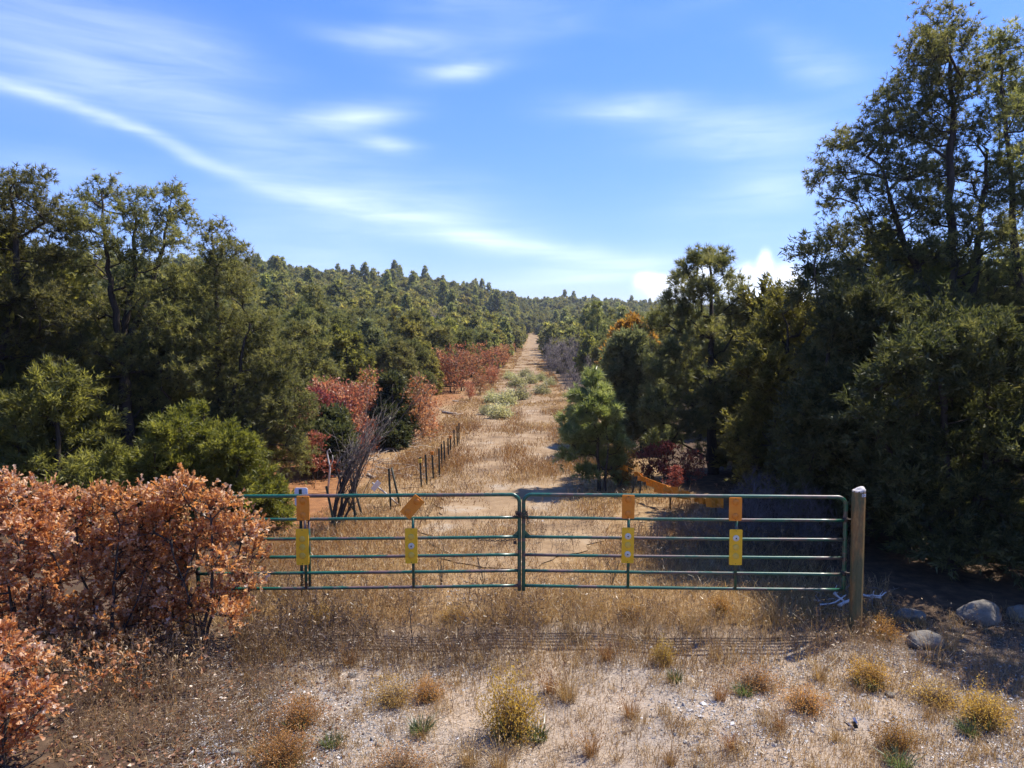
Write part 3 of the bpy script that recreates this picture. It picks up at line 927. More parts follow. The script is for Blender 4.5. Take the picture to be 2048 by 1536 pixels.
def gate_post():
    Yp = 9.62
    c = at(1714, 1100, Yp); top = at(1714, 979, Yp)[2]; z0 = gz(c[0], Yp)
    e = thing('gate_post', (c[0], Yp, z0), 'tall rusty olive-brown gate post with a domed cap coloured pale for the sunlight on it', 'post')
    mb = MB(); r = .088
    tube(mb, [(c[0] + .012, Yp, z0 - .25), (c[0] + .006, Yp, z0 + 1.0), (c[0], Yp, top - .01)], [r * .93, r * .97, r], 8, cap=False, phase=pi / 8)
    part('shaft', mb, MT['post'], e)
    mb = MB(); tube(mb, [(c[0], Yp, top - .032), (c[0], Yp, top - .006), (c[0] - .004, Yp, top + .006), (c[0] - .01, Yp, top + .012)], [r * .97, r * .99, r * .85, r * .3], 16)
    part('cap', mb, MT['bleached'], e, True)  # pale colour stands in for sunlight on the post top
    a = radians(22.5); nrm = np.array([sin(a), -cos(a), 0]); fx = np.array([cos(a), sin(a), 0]); Z = np.array([0, 0, 1.])
    tg = np.array([c[0], Yp, at(1719, 988.5, Yp)[2]]) + nrm * (r * cos(pi / 8) + .004) 
    mb = MB(); box(mb, tg, fx, nrm, Z, .033, .003, .020)
    t_ = part('tag', mb, MT['white_sign'], e); t_['label'] = 'small pale tag with worn dark print'
    mb = MB()
    for dx, dz, hx, hz in ((-.040, 0, .0025, .019), (-.012, .013, .026, .0022), (-.016, -.012, .020, .0022), (-.034, 0, .0022, .012), (-.004, .004, .0022, .008), (.014, .002, .0022, .010), (.028, .006, .010, .002)):
        box(mb, tg + fx * dx * .62 + Z * dz * .9 + nrm * .0042, fx, nrm, Z, hx * .62, .001, hz * .9)
    o = link('tag_print', mb.mesh('tag_print', MT['dark_metal'], False, np.array(e.location)), t_)
    # far post of the other leaf, behind the oak
    q = LE; z1 = gz(q[0], q[1]); xx = q[0] - .20
    e2 = thing('gate_post', (xx, q[1], z1), 'rusty gate post hidden behind the rust-leaved oak thicket', 'post')
    mb = MB(); tube(mb, [(xx, q[1], z1 - .25), (xx, q[1], z1 + 1.0), (xx, q[1], top - .03)], [r * .95, r, r], 8, cap=False, phase=pi / 8)
    part('shaft', mb, MT['post'], e2)
    mb = MB(); tube(mb, [(xx, q[1], top - .03), (xx, q[1], top + .004), (xx, q[1], top + .03)], [r * 1.015, r * 1.015, r * .4], 16); part('cap', mb, MT['white_sign'], e2, True)  # this cap repeats the painted sunlit tone in white
gate_post()

# ------------------------------------------------------------------ fence posts, signs, netting
def tpost(mb, a, b, w=.024):
    a = np.asarray(a, float); b = np.asarray(b, float); d = b - a; h = np.linalg.norm(d) / 2
    z = d / (2 * h); x = np.cross([0, 1., 0], z); x /= np.linalg.norm(x); y = np.cross(z, x)
    c = (a + b) / 2
    box(mb, c - y * w, x, y, z, w, .0045, h); box(mb, c + y * .002, y, x, z, w - .004, .0045, h)
    for k in np.linspace(-.9, .95, int(h * 2 / .09)):
        box(mb, c - y * (w + .008) + z * h * k, x, y, z, .007, .0035, .012)

def fence():
    rows = [((840, 914), (843, 974), 'y'), ((851, 909), (854, 969), 0), ((864, 902), (867, 957), 'o'), ((878, 897), (879, 953), 0),
            ((883, 888), (884, 937), 0), ((888, 882), (890, 931), 0), ((896, 876), (897, 921), 0), ((901, 871), (901, 910), 'o'),
            ((908, 859), (908.6, 898), 0), ((914, 852), (915, 894), 0), ((918, 846), (918, 888), 0),
            ((778, 937), (782, 1019), 0), ((703.5, 963), (712, 1050), 0), ((653, 972), (673, 1068), 0)]
    lab = {'y': 'green steel fence post carrying a yellow insulator near its top'}
    grp = 'steel fence posts beside the track'
    oi = 0
    for (t, b, ins) in rows:
        q = onground(*b); Y = q[1]
        top = at(t[0], t[1], Y)
        if ins == 'y': l = lab['y']
        elif ins == 'o':
            oi += 1; l = ('green steel fence post with an orange insulator, second past the yellow one' if oi == 1 else 'slim far fence post with an orange tip near the end of the row')
        elif b[0] < 700: l = 'leaning dark fence post nearest the gate, beside the toppled dead tree'
        elif b[0] < 720: l = 'dark steel fence post with two slanting braces beside it'
        elif b[0] < 800: l = 'dark fence post beside the toppled sign pole'
        else: l = 'plain green steel fence post in the row beside the track'
        q = q.copy(); q[2] = gz(q[0], q[1])
        e = thing('fence_post', tuple(q), l, 'fence post', grp)
        mb = MB(); tpost(mb, q - (top - q) * .2, top); part('shaft', mb, MT['tpost'], e)
        if ins:
            mb = MB(); dd = (top - q); c = q + dd * (.88 if ins == 'y' else .93)
            X, Yv, Z = np.eye(3); box(mb, c - Yv * .035, X, Yv, Z, .045, .03, .05, bevel=.012)
            part('insulator', mb, MT['yellow_disc' if ins == 'y' else 'orange_disc'], e)
    for (t, b, l) in (((783, 935), (800, 1012), 'slanting brace post leaning beside the toppled sign pole'),
                      ((709, 976), (725, 1036), 'slanting brace leaning away from the fence post with two braces'),
                      ((687, 990), (718, 1034), 'low diagonal brace crossing the foot of a dark fence post')):
        q = onground(*b); top = at(t[0], t[1], q[1] + .05)
        q = q.copy(); q[2] = gz(q[0], q[1])
        mb = MB(); tube(mb, [q - (top - q) * .12, q + (top - q) * .5, top], .028, 7)
        o = link('brace_post', mb.mesh('brace_post', MT['tan_post'], True, q), None, tuple(q)); tag(o, l, 'brace post', 'slanting brace posts')
    # toppled sign
    a = at(745, 966, 16.6); b = onground(800, 1009); 
    e = thing('fallen_sign', tuple(np.array([b[0], b[1], gz(b[0], b[1])])), 'toppled sign, a pale square plate on a slanting metal pole', 'sign')
    mb = MB(); tube(mb, [a, (a + b) / 2, b - np.array([0, 0, .05])], .021, 7); part('pole', mb, MT['bleached'], e, True)
    d = (b - a); d /= np.linalg.norm(d); n = np.array([.2, -.95, .2]); n /= np.linalg.norm(n); s = np.cross(d, n); s /= np.linalg.norm(s); n = np.cross(s, d)
    if n[1] > 0: n = -n
    mb = MB(); box(mb, a + d * .13 + n * .026, d, n, s, .085, .004, .13, bevel=.015); part('plate', mb, MT['white_sign'], e)
    # white marker sign behind the gate
    p = at(603, 1060, 11.2); z0 = gz(p[0], 11.2)
    e = thing('marker_sign', (p[0], 11.2, z0), 'white sheet sign on a green post behind the outermost orange plate', 'sign')
    X, Yv, Z = np.eye(3)
    tp = at(603, 978, 11.2)[2]
    mb = MB(); tpost(mb, (p[0], 11.2, z0 - .3), (p[0], 11.2, tp)); part('post', mb, MT['tpost'], e)
    mb = MB(); box(mb, (p[0] - .01, 11.255, at(600, 995, 11.2)[2]), X, Yv, Z, .105, .004, .145, bevel=.02); part('plate', mb, MT['white_sign'], e)
fence()

def netting():
    m = noise_mat('orange_plastic_netting', [(.3, (.55, .18, .012)), (.7, (.72, .27, .03))], 12, 4, .5, .3, 30)
    quads = [(1240, 930, 1256, 941, 19.3), (1268, 945, 1286, 955, 18.6), (1275, 953, 1294, 963, 18.3), (1292, 960, 1312, 973, 17.9),
             (1308, 967, 1334, 986, 17.5), (1327, 972, 1356, 987, 17.1), (1353, 982, 1380, 998, 16.7), (1387, 993, 1403, 1005, 16.3),
             (1400, 997, 1420, 1009, 16.0), (1412, 995, 1447, 1015, 15.6)]
    c0 = at(1350, 985, 17.0); base = np.array([c0[0], c0[1], gz(c0[0], c0[1])])
    e = thing('barrier_netting', tuple(base), 'sagging strip of torn orange plastic netting strung between leaning stakes', 'netting')
    rg = np.random.default_rng(21)
    cen = []
    for (u0, v0, u1, v1, Y) in quads:
        nu, nv = 7, 5
        sl = .35
        V = []
        for j in range(nv):
            for i in range(nu):
                s, t = i / (nu - 1), j / (nv - 1)
                u = u0 + (u1 - u0) * s; v = v0 + (v1 - v0) * t + (s - .5) * 4 + rg.normal(0, .6)
                V.append(at(u, v, Y - .3 * s + .05 * sin(6 * s + Y) + rg.normal(0, .012)))
        V = np.array(V); n = len(V)
        Fc = []
        for j in range(nv - 1):
            for i in range(nu - 1):
                a = j * nu + i
                Fc += [(a, a + 1, a + nu + 1), (a, a + nu + 1, a + nu)]
        Fc = np.array(Fc)
        mb = MB(); mb.add(np.concatenate([V, V + [0, .006, 0]]), np.concatenate([Fc, Fc[:, ::-1] + n]))
        part('net_panel', mb, m, e); cen.append(V[:nu].mean(0))
    mb = MB(); tube(mb, cen, .006, 5); part('cord', mb, m, e)
    for k, (t, b, l) in enumerate((((1254, 938), (1236, 1000), 'leaning dark stake holding the far high end of the orange netting'),
                      ((1275, 952), (1262, 1006), 'dark stake under the second piece of orange netting'),
                      ((1284, 956), (1278, 1008), 'dark stake just inside the second piece of orange netting'),
                      ((1341, 978), (1340, 1042), 'upright stake under the middle of the orange netting'),
                      ((1430, 998), (1436, 1062), 'stake behind twigs at the low end of the orange netting'))):
        Yq = [19.35, 18.5, 18.35, 17.15, 15.55][k]
        top = at(t[0], t[1], Yq); q = at(b[0], b[1], Yq); q[2] = gz(q[0], Yq)
        mb = MB(); tube(mb, [q - (top - q) * .15, (q + top) / 2, top], .024, 7)
        o = link('stake', mb.mesh('stake', MT['tan_post'], True, q), None, tuple(q)); tag(o, l, 'stake', 'stakes of the orange netting')
netting()

# ------------------------------------------------------------------ big trees round the clearing
def px_lobes(lst, Y, rng, depth=1.0, spread=0.8):
    out = []
    for l in lst:
        u, v, ru, rv = l[:4]
        dy = l[4] if len(l) > 4 else rng.uniform(-spread, spread)
        p = at(u, v, Y + dy); s = (Y + dy) / F
        out.append((p[0], p[1], p[2], ru * s, (ru + rv) / 2 * s * depth, rv * s))
    return out

def px_line(lst, Y):
    return [at(u, v, Y + (dy[0] if dy else 0)) for u, v, *dy in lst]

def hero(name, label, cat, Y, trunks, lobes, ncl, seed, leafmat, temps, twigs=9, tufts=4, size=(.10, .16), twig_len=(.2, .42),
         r_tip=.008, r_pow=.46, up=.35, outward=.6, mind=.25, spread=.8, shell=.45, lift=.25, up_pen=1.2, group=None, barkmat='bark', depth=1.0, extra_twigs=0):
    rng = np.random.default_rng(seed)
    tr = []
    for pts, r0, r1 in trunks:
        P = px_line(pts, Y); P[0] = np.array([P[0][0], P[0][1], gz(P[0][0], P[0][1]) - .15])
        tr.append((P, r0, r1))
    b = tr[0][0][0]
    base = (b[0], b[1], gz(b[0], b[1]))
    e = thing(name, base, label, cat, group)
    L_ = px_lobes(lobes, Y, rng, depth, spread)
    cl = sample_lobes(L_, ncl, rng, mind, shell)
    cl = cl[cl[:, 2] > terr(cl[:, 0], cl[:, 1]) + .15]
    wood, leaf = MB(), MB()
    ends, prev = grow(rng, tr, cl, r_tip, r_pow, up_pen, lift, wood)
    cen = np.array([b[0], b[1], np.mean(cl[:, 2]) - .5])
    cen = np.stack([np.full(len(ends), b[0]), np.full(len(ends), b[1]), ends[:, 2] - .4], 1)
    foliage(rng, ends, prev, cen, wood, leaf, temps, twigs, twig_len, tufts, size, outward, up)
    part('trunk', wood, MT[barkmat], e, True)
    part('crown', leaf, MT[leafmat], e)
    return e

hero('pinyon_tree', 'open-crowned pinyon with three separate leaders behind the bright juniper bush', 'tree', 18.5,
     [([(262, 1010), (258, 860), (246, 720), (252, 640, .2), (268, 540, .2), (272, 430, .2)], .22, .03),
      ([(262, 1010), (258, 860), (246, 720), (225, 600, -.3), (212, 500, -.4), (203, 385, -.4)], .2, .02),
      ([(262, 1010), (258, 860), (246, 720), (290, 600, .5), (325, 510, .6), (338, 410, .6)], .2, .02)],
     [(203, 395, 34, 42), (175, 455, 36, 40), (268, 420, 34, 40), (335, 420, 34, 44), (300, 470, 40, 34), (215, 480, 40, 44), (350, 490, 30, 36), (255, 510, 50, 30),
      (175, 530, 50, 34), (300, 560, 60, 34), (375, 590, 44, 44), (150, 600, 60, 44), (235, 620, 70, 40), (330, 650, 70, 44), (395, 680, 34, 54),
      (150, 690, 70, 44), (250, 720, 80, 44), (350, 740, 60, 50), (130, 780, 80, 50), (230, 810, 90, 50), (330, 820, 64, 44), (150, 880, 90, 54), (270, 890, 70, 54)],
     430, 31, 'pinyon', NEEDLE, 10, 4, (.115, .18), mind=.28)
hero('pinyon_tree', 'bulky pinyon with a bent pale-limbed trunk, outermost on the fence side', 'tree', 17.0,
     [([(-20, 1020), (5, 850), (-8, 720), (30, 610, .2), (35, 500, .2), (20, 380, .2)], .26, .03),
      ([(-20, 1020), (5, 850), (-8, 720), (-60, 600, .4), (-90, 470, .4)], .22, .03)],
     [(45, 365, 40, 34), (0, 390, 70, 44), (95, 420, 40, 34), (-80, 430, 80, 60), (50, 450, 70, 44), (115, 480, 40, 44), (-20, 500, 90, 50), (80, 540, 60, 44),
      (-100, 560, 90, 60), (30, 600, 90, 44), (110, 620, 50, 50), (-50, 680, 110, 50), (70, 690, 80, 44), (0, 780, 110, 54), (100, 770, 60, 54), (-100, 800, 90, 80), (30, 880, 120, 60)],
     380, 32, 'pinyon', NEEDLE, 10, 4, (.115, .18), mind=.28)
hero('pinyon_tree', 'dense conical pinyon between the three-leader pinyon and the red oaks', 'tree', 19.5,
     [([(440, 990), (440, 850), (436, 700), (432, 560), (425, 465)], .17, .02),
      ([(440, 990), (455, 850, -.2), (480, 740, -.4), (500, 640, -.5)], .12, .02)],
     [(425, 478, 26, 32), (448, 520, 40, 40), (415, 560, 40, 44), (470, 580, 44, 44), (440, 640, 64, 44), (510, 660, 44, 44), (410, 700, 54, 50), (480, 720, 70, 50),
      (550, 740, 44, 54), (430, 790, 80, 54), (520, 810, 80, 54), (585, 830, 36, 60), (460, 880, 90, 54), (550, 890, 64, 50), (590, 910, 30, 40), (400, 900, 80, 50)],
     440, 33, 'pinyon', NEEDLE, 10, 4, (.115, .17), mind=.26)
hero('juniper_bush', 'bright yellow-green juniper bush with spiky tops behind the gate', 'bush', 14.6,
     [([(420, 1090), (415, 1020), (405, 940), (398, 870)], .09, .02), ([(440, 1092), (455, 1010), (480, 930, -.2)], .08, .02), ([(400, 1092), (360, 1010), (335, 920, .2)], .08, .02)],
     [(345, 880, 44, 44), (405, 865, 40, 44), (455, 905, 50, 40), (320, 940, 50, 50), (400, 940, 70, 50), (490, 945, 44, 44), (300, 1010, 50, 60), (385, 1010, 80, 54), (470, 1005, 70, 54),
      (530, 990, 34, 50), (550, 1050, 40, 50), (440, 1060, 110, 44)],
     300, 34, 'juniper_bright', FLAKE, 11, 4, (.09, .15), (.15, .38), up=.8, outward=.5, mind=.18, spread=.5)
hero('juniper_tree', 'shaded low juniper filling the gap under the bent-trunk pinyon', 'tree', 16.0,
     [([(110, 1050), (112, 950), (118, 850), (110, 780)], .12, .02)],
     [(110, 800, 60, 54), (50, 860, 70, 60), (160, 870, 60, 54), (100, 930, 110, 60), (200, 950, 60, 60), (20, 960, 80, 60), (250, 1000, 60, 40), (-60, 900, 80, 80)],
     260, 35, 'juniper', FLAKE, 10, 4, (.12, .2), mind=.26)

# netting side
hero('pinyon_tree', 'towering dark pinyon rising over the gate post with see-through upper limbs', 'tree', 16.2,
     [([(1950, 1140), (1935, 950), (1915, 760), (1905, 560), (1900, 400), (1905, 240), (1895, 60)], .24, .02),
      ([(1950, 1140), (1935, 950), (1915, 760), (1860, 600, -.3), (1800, 470, -.5), (1760, 330, -.5)], .2, .02),
      ([(1950, 1140), (1935, 950), (1915, 760), (1950, 560, .4), (1965, 420, .5), (1975, 300, .5)], .2, .03)],
     [(1880, 50, 40, 30), (1915, 90, 44, 36), (1860, 105, 44, 34), (1895, 150, 60, 36), (1830, 165, 40, 32), (1940, 170, 36, 44), (1790, 215, 40, 30), (1870, 215, 64, 32), (1775, 260, 34, 30),
      (1840, 275, 60, 30), (1920, 275, 60, 36), (1705, 285, 34, 28), (1750, 310, 50, 28), (1820, 345, 60, 28), (1690, 345, 44, 24), (1900, 350, 60, 34), (1650, 360, 24, 24), (1740, 385, 60, 28),
      (1680, 405, 40, 26), (1830, 415, 64, 30), (1770, 455, 60, 28), (1900, 440, 70, 34), (1700, 480, 54, 28), (1830, 505, 70, 30), (1750, 540, 64, 32), (1690, 560, 44, 34), (1900, 540, 70, 36),
      (1980, 380, 40, 44), (1970, 480, 50, 36), (1810, 590, 70, 30), (1720, 620, 64, 34), (1890, 630, 80, 40), (1980, 600, 54, 44)],
     480, 41, 'pinyon', NEEDLE, 9, 4, (.105, .17), (.17, .46), mind=.26, spread=.8, lift=.15, r_tip=.009)
hero('pinyon_tree', 'second tall dark pinyon standing beside the towering one above the boulders', 'tree', 17.0,
     [([(2075, 1130), (2065, 900), (2050, 700), (2030, 500), (2015, 300), (2000, 80)], .22, .02),
      ([(2075, 1130), (2065, 900), (2080, 700), (2110, 500), (2120, 250)], .2, .02)],
     [(1995, 90, 34, 34), (2030, 110, 34, 44), (1995, 150, 34, 36), (2040, 180, 44, 44), (2000, 215, 40, 34), (2090, 200, 60, 60), (2030, 260, 50, 36), (2060, 330, 60, 40), (2010, 320, 34, 30),
      (2110, 380, 70, 60), (2040, 400, 50, 34), (2060, 480, 70, 40), (2010, 540, 50, 34), (2080, 590, 80, 50), (2030, 650, 80, 44), (2120, 720, 90, 70), (2050, 760, 90, 60)],
     320, 42, 'pinyon', NEEDLE, 9, 4, (.11, .175), (.17, .46), mind=.27, lift=.15)
hero('juniper_tree', 'broad near-black juniper standing in shade behind the big boulder', 'tree', 12.6,
     [([(1900, 1150), (1895, 1000), (1890, 850), (1880, 700)], .16, .03), ([(1900, 1150), (1960, 980, -.2), (1990, 820, -.2)], .12, .02), ([(1900, 1150), (1830, 1000), (1800, 860)], .12, .02)],
     [(1880, 690, 90, 60), (1800, 740, 70, 60), (1960, 720, 80, 64), (1850, 800, 100, 64), (1950, 820, 100, 64), (1780, 860, 70, 70), (1880, 900, 110, 64), (2000, 920, 90, 70), (1800, 970, 70, 70),
      (1900, 1010, 110, 60), (2020, 1030, 90, 70), (1820, 1070, 70, 60), (1920, 1100, 100, 44), (2040, 1110, 80, 50), (2070, 850, 70, 90)],
     340, 43, 'juniper_dark', FLAKE, 11, 4, (.105, .17), (.15, .60), mind=.26, spread=1.0, shell=.62, up=.6)
hero('juniper_tree', 'dark juniper directly behind the tall rusty gate post', 'tree', 14.2,
     [([(1730, 1090), (1735, 950), (1740, 800), (1745, 680)], .15, .03), ([(1730, 1090), (1690, 950), (1670, 820), (1650, 680), (1628, 520)], .11, .015)],
     [(1745, 640, 60, 44), (1690, 670, 54, 44), (1750, 720, 70, 50), (1660, 740, 54, 50), (1710, 800, 80, 54), (1780, 820, 50, 60), (1650, 850, 60, 60), (1720, 890, 90, 54), (1660, 950, 80, 54),
      (1625, 515, 10, 34), (1640, 560, 18, 26), (1670, 600, 26, 26), (1605, 590, 16, 20), (1700, 590, 24, 24), (1790, 600, 24, 30), (1750, 980, 70, 54), (1700, 1040, 90, 40), (1630, 1000, 44, 44), (1770, 1060, 40, 40), (1610, 900, 40, 44)],
     340, 44, 'juniper_dark', FLAKE, 11, 4, (.105, .17), (.15, .60), mind=.25, spread=.9, shell=.62, up=.6)
hero('juniper_tree', 'sunlit olive juniper between the ponderosa and the dark trees', 'tree', 17.2,
     [([(1590, 1030), (1590, 900), (1580, 780), (1575, 650)], .15, .02), ([(1590, 1030), (1560, 900), (1540, 790)], .1, .02)],
     [(1560, 610, 12, 30), (1590, 600, 14, 26), (1535, 640, 14, 20), (1575, 645, 30, 30), (1625, 640, 34, 34), (1545, 680, 44, 40), (1600, 700, 60, 44), (1650, 690, 44, 50), (1530, 750, 54, 44), (1600, 780, 70, 50), (1545, 830, 64, 50), (1620, 860, 70, 54),
      (1560, 910, 74, 50), (1640, 930, 44, 50), (1530, 960, 50, 34), (1600, 985, 70, 30), (1500, 880, 34, 40)],
     350, 45, 'juniper', FLAKE, 11, 4, (.10, .165), (.15, .60), mind=.26, spread=1.1, shell=.62, up=.6)
hero('ponderosa_pine', 'upright ponderosa with a straight dark trunk and rounded airy top', 'tree', 21.5,
     [([(1424, 960), (1424, 850), (1422, 730), (1424, 620), (1420, 510)], .20, .03)],
     [(1418, 515, 26, 16), (1390, 535, 26, 20), (1440, 535, 24, 22), (1375, 570, 28, 20), (1462, 570, 22, 22), (1415, 580, 40, 22), (1340, 600, 24, 18), (1484, 600, 14, 24), (1380, 620, 40, 20), (1455, 625, 34, 20),
      (1330, 650, 34, 22), (1400, 665, 50, 20), (1480, 665, 34, 24), (1345, 700, 44, 22), (1430, 710, 50, 22), (1500, 715, 30, 26), (1320, 745, 34, 20), (1390, 755, 54, 22), (1475, 765, 44, 22),
      (1330, 795, 44, 22), (1420, 805, 54, 22), (1500, 810, 36, 24), (1310, 835, 30, 20), (1370, 850, 54, 22), (1460, 855, 50, 22), (1340, 885, 40, 16), (1440, 900, 50, 18), (1510, 880, 30, 30)],
     330, 46, 'ponderosa', NEEDLE_L, 8, 4, (.15, .24), (.15, .36), mind=.26, lift=.4, up=.5, spread=1.0)
hero('young_pine', 'young bushy ponderosa with pale upturned needles standing alone in dry grass', 'tree', 19.2,
     [([(1196, 985), (1196, 930), (1192, 860), (1186, 765)], .065, .015), ([(1211, 985), (1212, 930), (1214, 870), (1216, 810, .2)], .05, .012)],
     [(1186, 770, 16, 20), (1166, 800, 22, 20), (1206, 800, 24, 22), (1186, 830, 36, 22), (1150, 845, 24, 20), (1225, 840, 20, 26), (1150, 880, 28, 20), (1195, 875, 40, 20), (1232, 885, 22, 26),
      (1140, 920, 22, 9), (1170, 905, 28, 14), (1220, 930, 26, 20), (1180, 950, 20, 10), (1235, 960, 18, 16)],
     190, 47, 'young', NEEDLE_L, 8, 4, (.15, .22), (.12, .28), mind=.13, up=.9, spread=.35, lift=.5, r_tip=.005)
hero('juniper_tree', 'tall grey-green juniper behind the young lone pine', 'tree', 25.5,
     [([(1290, 915), (1285, 820), (1270, 740), (1265, 690)], .2, .03)],
     [(1262, 700, 30, 26), (1240, 740, 28, 36), (1285, 740, 36, 34), (1262, 780, 44, 34), (1240, 810, 32, 34), (1300, 800, 34, 40), (1268, 840, 44, 30), (1300, 870, 34, 30), (1255, 870, 28, 22)],
     260, 48, 'juniper_grey', FLAKE, 11, 4, (.14, .22), mind=.3)
hero('juniper_tree', 'orange-brown browned juniper beside the tall grey-green one', 'tree', 28.5,
     [([(1232, 885), (1236, 800), (1245, 720), (1262, 665)], .14, .02)],
     [(1262, 665, 22, 16), (1278, 682, 22, 18), (1245, 690, 22, 18), (1230, 725, 18, 26), (1226, 760, 16, 22), (1250, 730, 24, 24), (1245, 770, 22, 24)],
     130, 49, 'juniper_orange', FLAKE_M, 10, 4, (.16, .25), mind=.3)
hero('juniper_tree', 'small dark juniper standing among the red oaks by the fence', 'tree', 27.0,
     [([(787, 895), (787, 840), (785, 770)], .09, .02)],
     [(785, 775, 14, 22), (788, 810, 24, 24), (778, 840, 26, 22), (798, 850, 26, 24), (785, 875, 32, 16)],
     130, 50, 'juniper_dark', FLAKE_M, 11, 4, (.14, .22), mind=.22)
hero('juniper_tree', 'green juniper pushing up through crimson oak behind the leaning dead tree', 'tree', 22.0,
     [([(650, 945), (652, 900), (660, 840)], .08, .02)],
     [(662, 850, 24, 22), (640, 880, 22, 22), (680, 890, 20, 20), (650, 915, 34, 20)],
     120, 51, 'juniper_dark', FLAKE_M, 11, 4, (.12, .2), mind=.2)

# ------------------------------------------------------------------ reusable plants (copied, mesh data shared)
class Proto:
    def __init__(s, name, cat, parts): s.name, s.cat, s.parts = name, cat, parts     # parts: (part name, mesh)
    def place(s, p, label, group, scale=1.0, rot=0.0, tilt=0.0, sz=None):
        e = thing(s.name, tuple(p), label, s.cat, group)
        e.rotation_euler = (tilt, 0, rot)
        e.scale = (scale, scale, sz if sz else scale)
        for n, me in s.parts:
            o = bpy.data.objects.new(n, me); COL.objects.link(o); o.parent = e
        return e

def lobes_pinyon(rng, H, R, n=16, low=.16):
    out = []
    for i in range(n):
        t = (i + rng.uniform(0, 1)) / n
        z = H * (low + (0.97 - low) * t)
        rm = R * sqrt(max(.04, 1 - ((t - .30) / .72) ** 2))
        a = i * 2.4 + rng.uniform(-.4, .4); r = rm * rng.uniform(.25, .72)
        s = R * rng.uniform(.28, .46) * (1 - .35 * t)
        out.append((r * cos(a), r * sin(a), z, s, s, s * .8))
    out.append((0, 0, H * .93, R * .2, R * .2, H * .06))
    return out

def lobes_juniper(rng, H, R, n=18):
    out = []
    for i in range(n):
        t = (i + rng.uniform(0, 1)) / n
        z = H * (.07 + .86 * t)
        rm = R * (1 - .75 * t ** 1.5)
        a = i * 2.4 + rng.uniform(-.5, .5); r = rm * rng.uniform(.3, .65)
        s = R * rng.uniform(.36, .52) * (1 - .4 * t)
        out.append((r * cos(a), r * sin(a), z, s, s, s * 1.05))
    return out

def lobes_pond(rng, H, R, n=26):
    out = []
    for i in range(n):
        t = (i + rng.uniform(0, 1)) / n
        z = H * (.20 + .78 * t)
        rm = R * (1 - .72 * t ** 1.3)
        a = i * 2.4 + rng.uniform(-.5, .5); r = rm * rng.uniform(.35, .8)
        s = R * rng.uniform(.20, .34) * (1 - .3 * t)
        out.append((r * cos(a), r * sin(a), z, s, s, s * .55))
    out.append((0, 0, H * .97, R * .12, R * .12, H * .04))
    return out

def tree_proto(name, kind, H, R, seed, lod, mat, cat='tree'):
    rng = np.random.default_rng(seed)
    lob = {'p': lobes_pinyon, 'j': lobes_juniper, 'o': lobes_pond}[kind](rng, H, R)
    ncl, tw, tf = {0: (165, 8, 3), 1: (95, 6, 3), 2: (46, 6, 2)}[lod]
    cl = sample_lobes(lob, ncl, rng, {0: .26, 1: .4, 2: .5}[lod] * R / 1.9)
    lean = rng.uniform(-.25, .25, 2)
    nt = 1 if kind == 'o' else 2
    tr = [([(0, 0, -.2), (lean[0] * .3, lean[1] * .3, H * .3), (lean[0], lean[1], H * .62), (lean[0], lean[1], H * .9)], H * .028, .02)]
    if nt == 2: tr.append(([(0, 0, -.2), (.05, .05, H * .15), (-lean[0] * 1.5, -lean[1] * 1.2, H * .6)], H * .02, .02))
    wood, leaf = MB(), MB()
    ends, prev = grow(rng, tr, cl, .010, .46, 1.2, .2, wood, 5 if lod == 0 else 4, .6 if lod else .45)
    cen = np.stack([np.zeros(len(ends)), np.zeros(len(ends)), ends[:, 2] - .5], 1)
    k = R / 1.9
    if kind == 'j': T, sz = {0: (FLAKE_M, (.20, .32)), 1: (FLAKE_M, (.30, .46)), 2: (FLAKE_F, (.48, .75))}[lod]
    else: T, sz = {0: (NEEDLE_M, (.20, .30)), 1: (NEEDLE_M, (.32, .48)), 2: (NEEDLE_F, (.50, .78))}[lod]
    foliage(rng, ends, prev, cen, wood, leaf, T, tw, (.22 * k, .55 * k), tf, (sz[0] * k ** .5, sz[1] * k ** .5), .6, .45 if kind != 'j' else .6, .006)
    if lod == 2:
        m = MB(); m.join(wood, 0); m.join(leaf, 1)
        return m.mesh(name, [MT['bark'], MT[mat]])
    return Proto(name, cat, [('trunk', wood.mesh('trunk', MT['bark'], True)), ('crown', leaf.mesh('crown', MT[mat]))])

def shrub_proto(name, H, R, seed, mat, ncl=90, twigs=7, tufts=4, size=(.09, .15), temps=None, stems=6, bark='oakbark', bare=False, cat='shrub', twig_len=(.15, .35), up=.5, twig_r=.004, low=.18):
    rng = np.random.default_rng(seed)
    lob = []
    for i in range(9):
        t = (i + rng.uniform(0, 1)) / 9; a = i * 2.4; r = R * rng.uniform(.2, .7) * (1 - .3 * t)
        s = R * rng.uniform(.3, .45)
        lob.append((r * cos(a), r * sin(a), H * (low + (.92 - low) * t), s, s, s))
    cl = sample_lobes(lob, ncl, rng, .15 * R); cl = cl[cl[:, 2] > .1]
    tr = []
    for i in range(stems):
        a = 2 * pi * i / stems + rng.uniform(-.4, .4); r = R * rng.uniform(.3, .7)
        tr.append(([(.12 * cos(a), .12 * sin(a), -.1), (.3 * r * cos(a), .3 * r * sin(a), H * .3), (r * cos(a), r * sin(a), H * rng.uniform(.7, .95))], .022 * H / 2.5 * 1.2, .008))
    wood = MB(); leaf = None if bare else MB()
    ends, prev = grow(rng, tr, cl, .005, .42, 1.4, .2, wood, 4, .4, rmax=.04)
    cen = np.stack([np.zeros(len(ends)), np.zeros(len(ends)), ends[:, 2] - .6], 1)
    foliage(rng, ends, prev, cen, wood, leaf, temps or LEAF, twigs, twig_len, tufts, size, .4, up, twig_r)
    parts = [('stems', wood.mesh('stems', MT[bark], True))]
    if leaf: parts.append(('foliage', leaf.mesh('foliage', MT[mat])))
    return Proto(name, cat, parts)

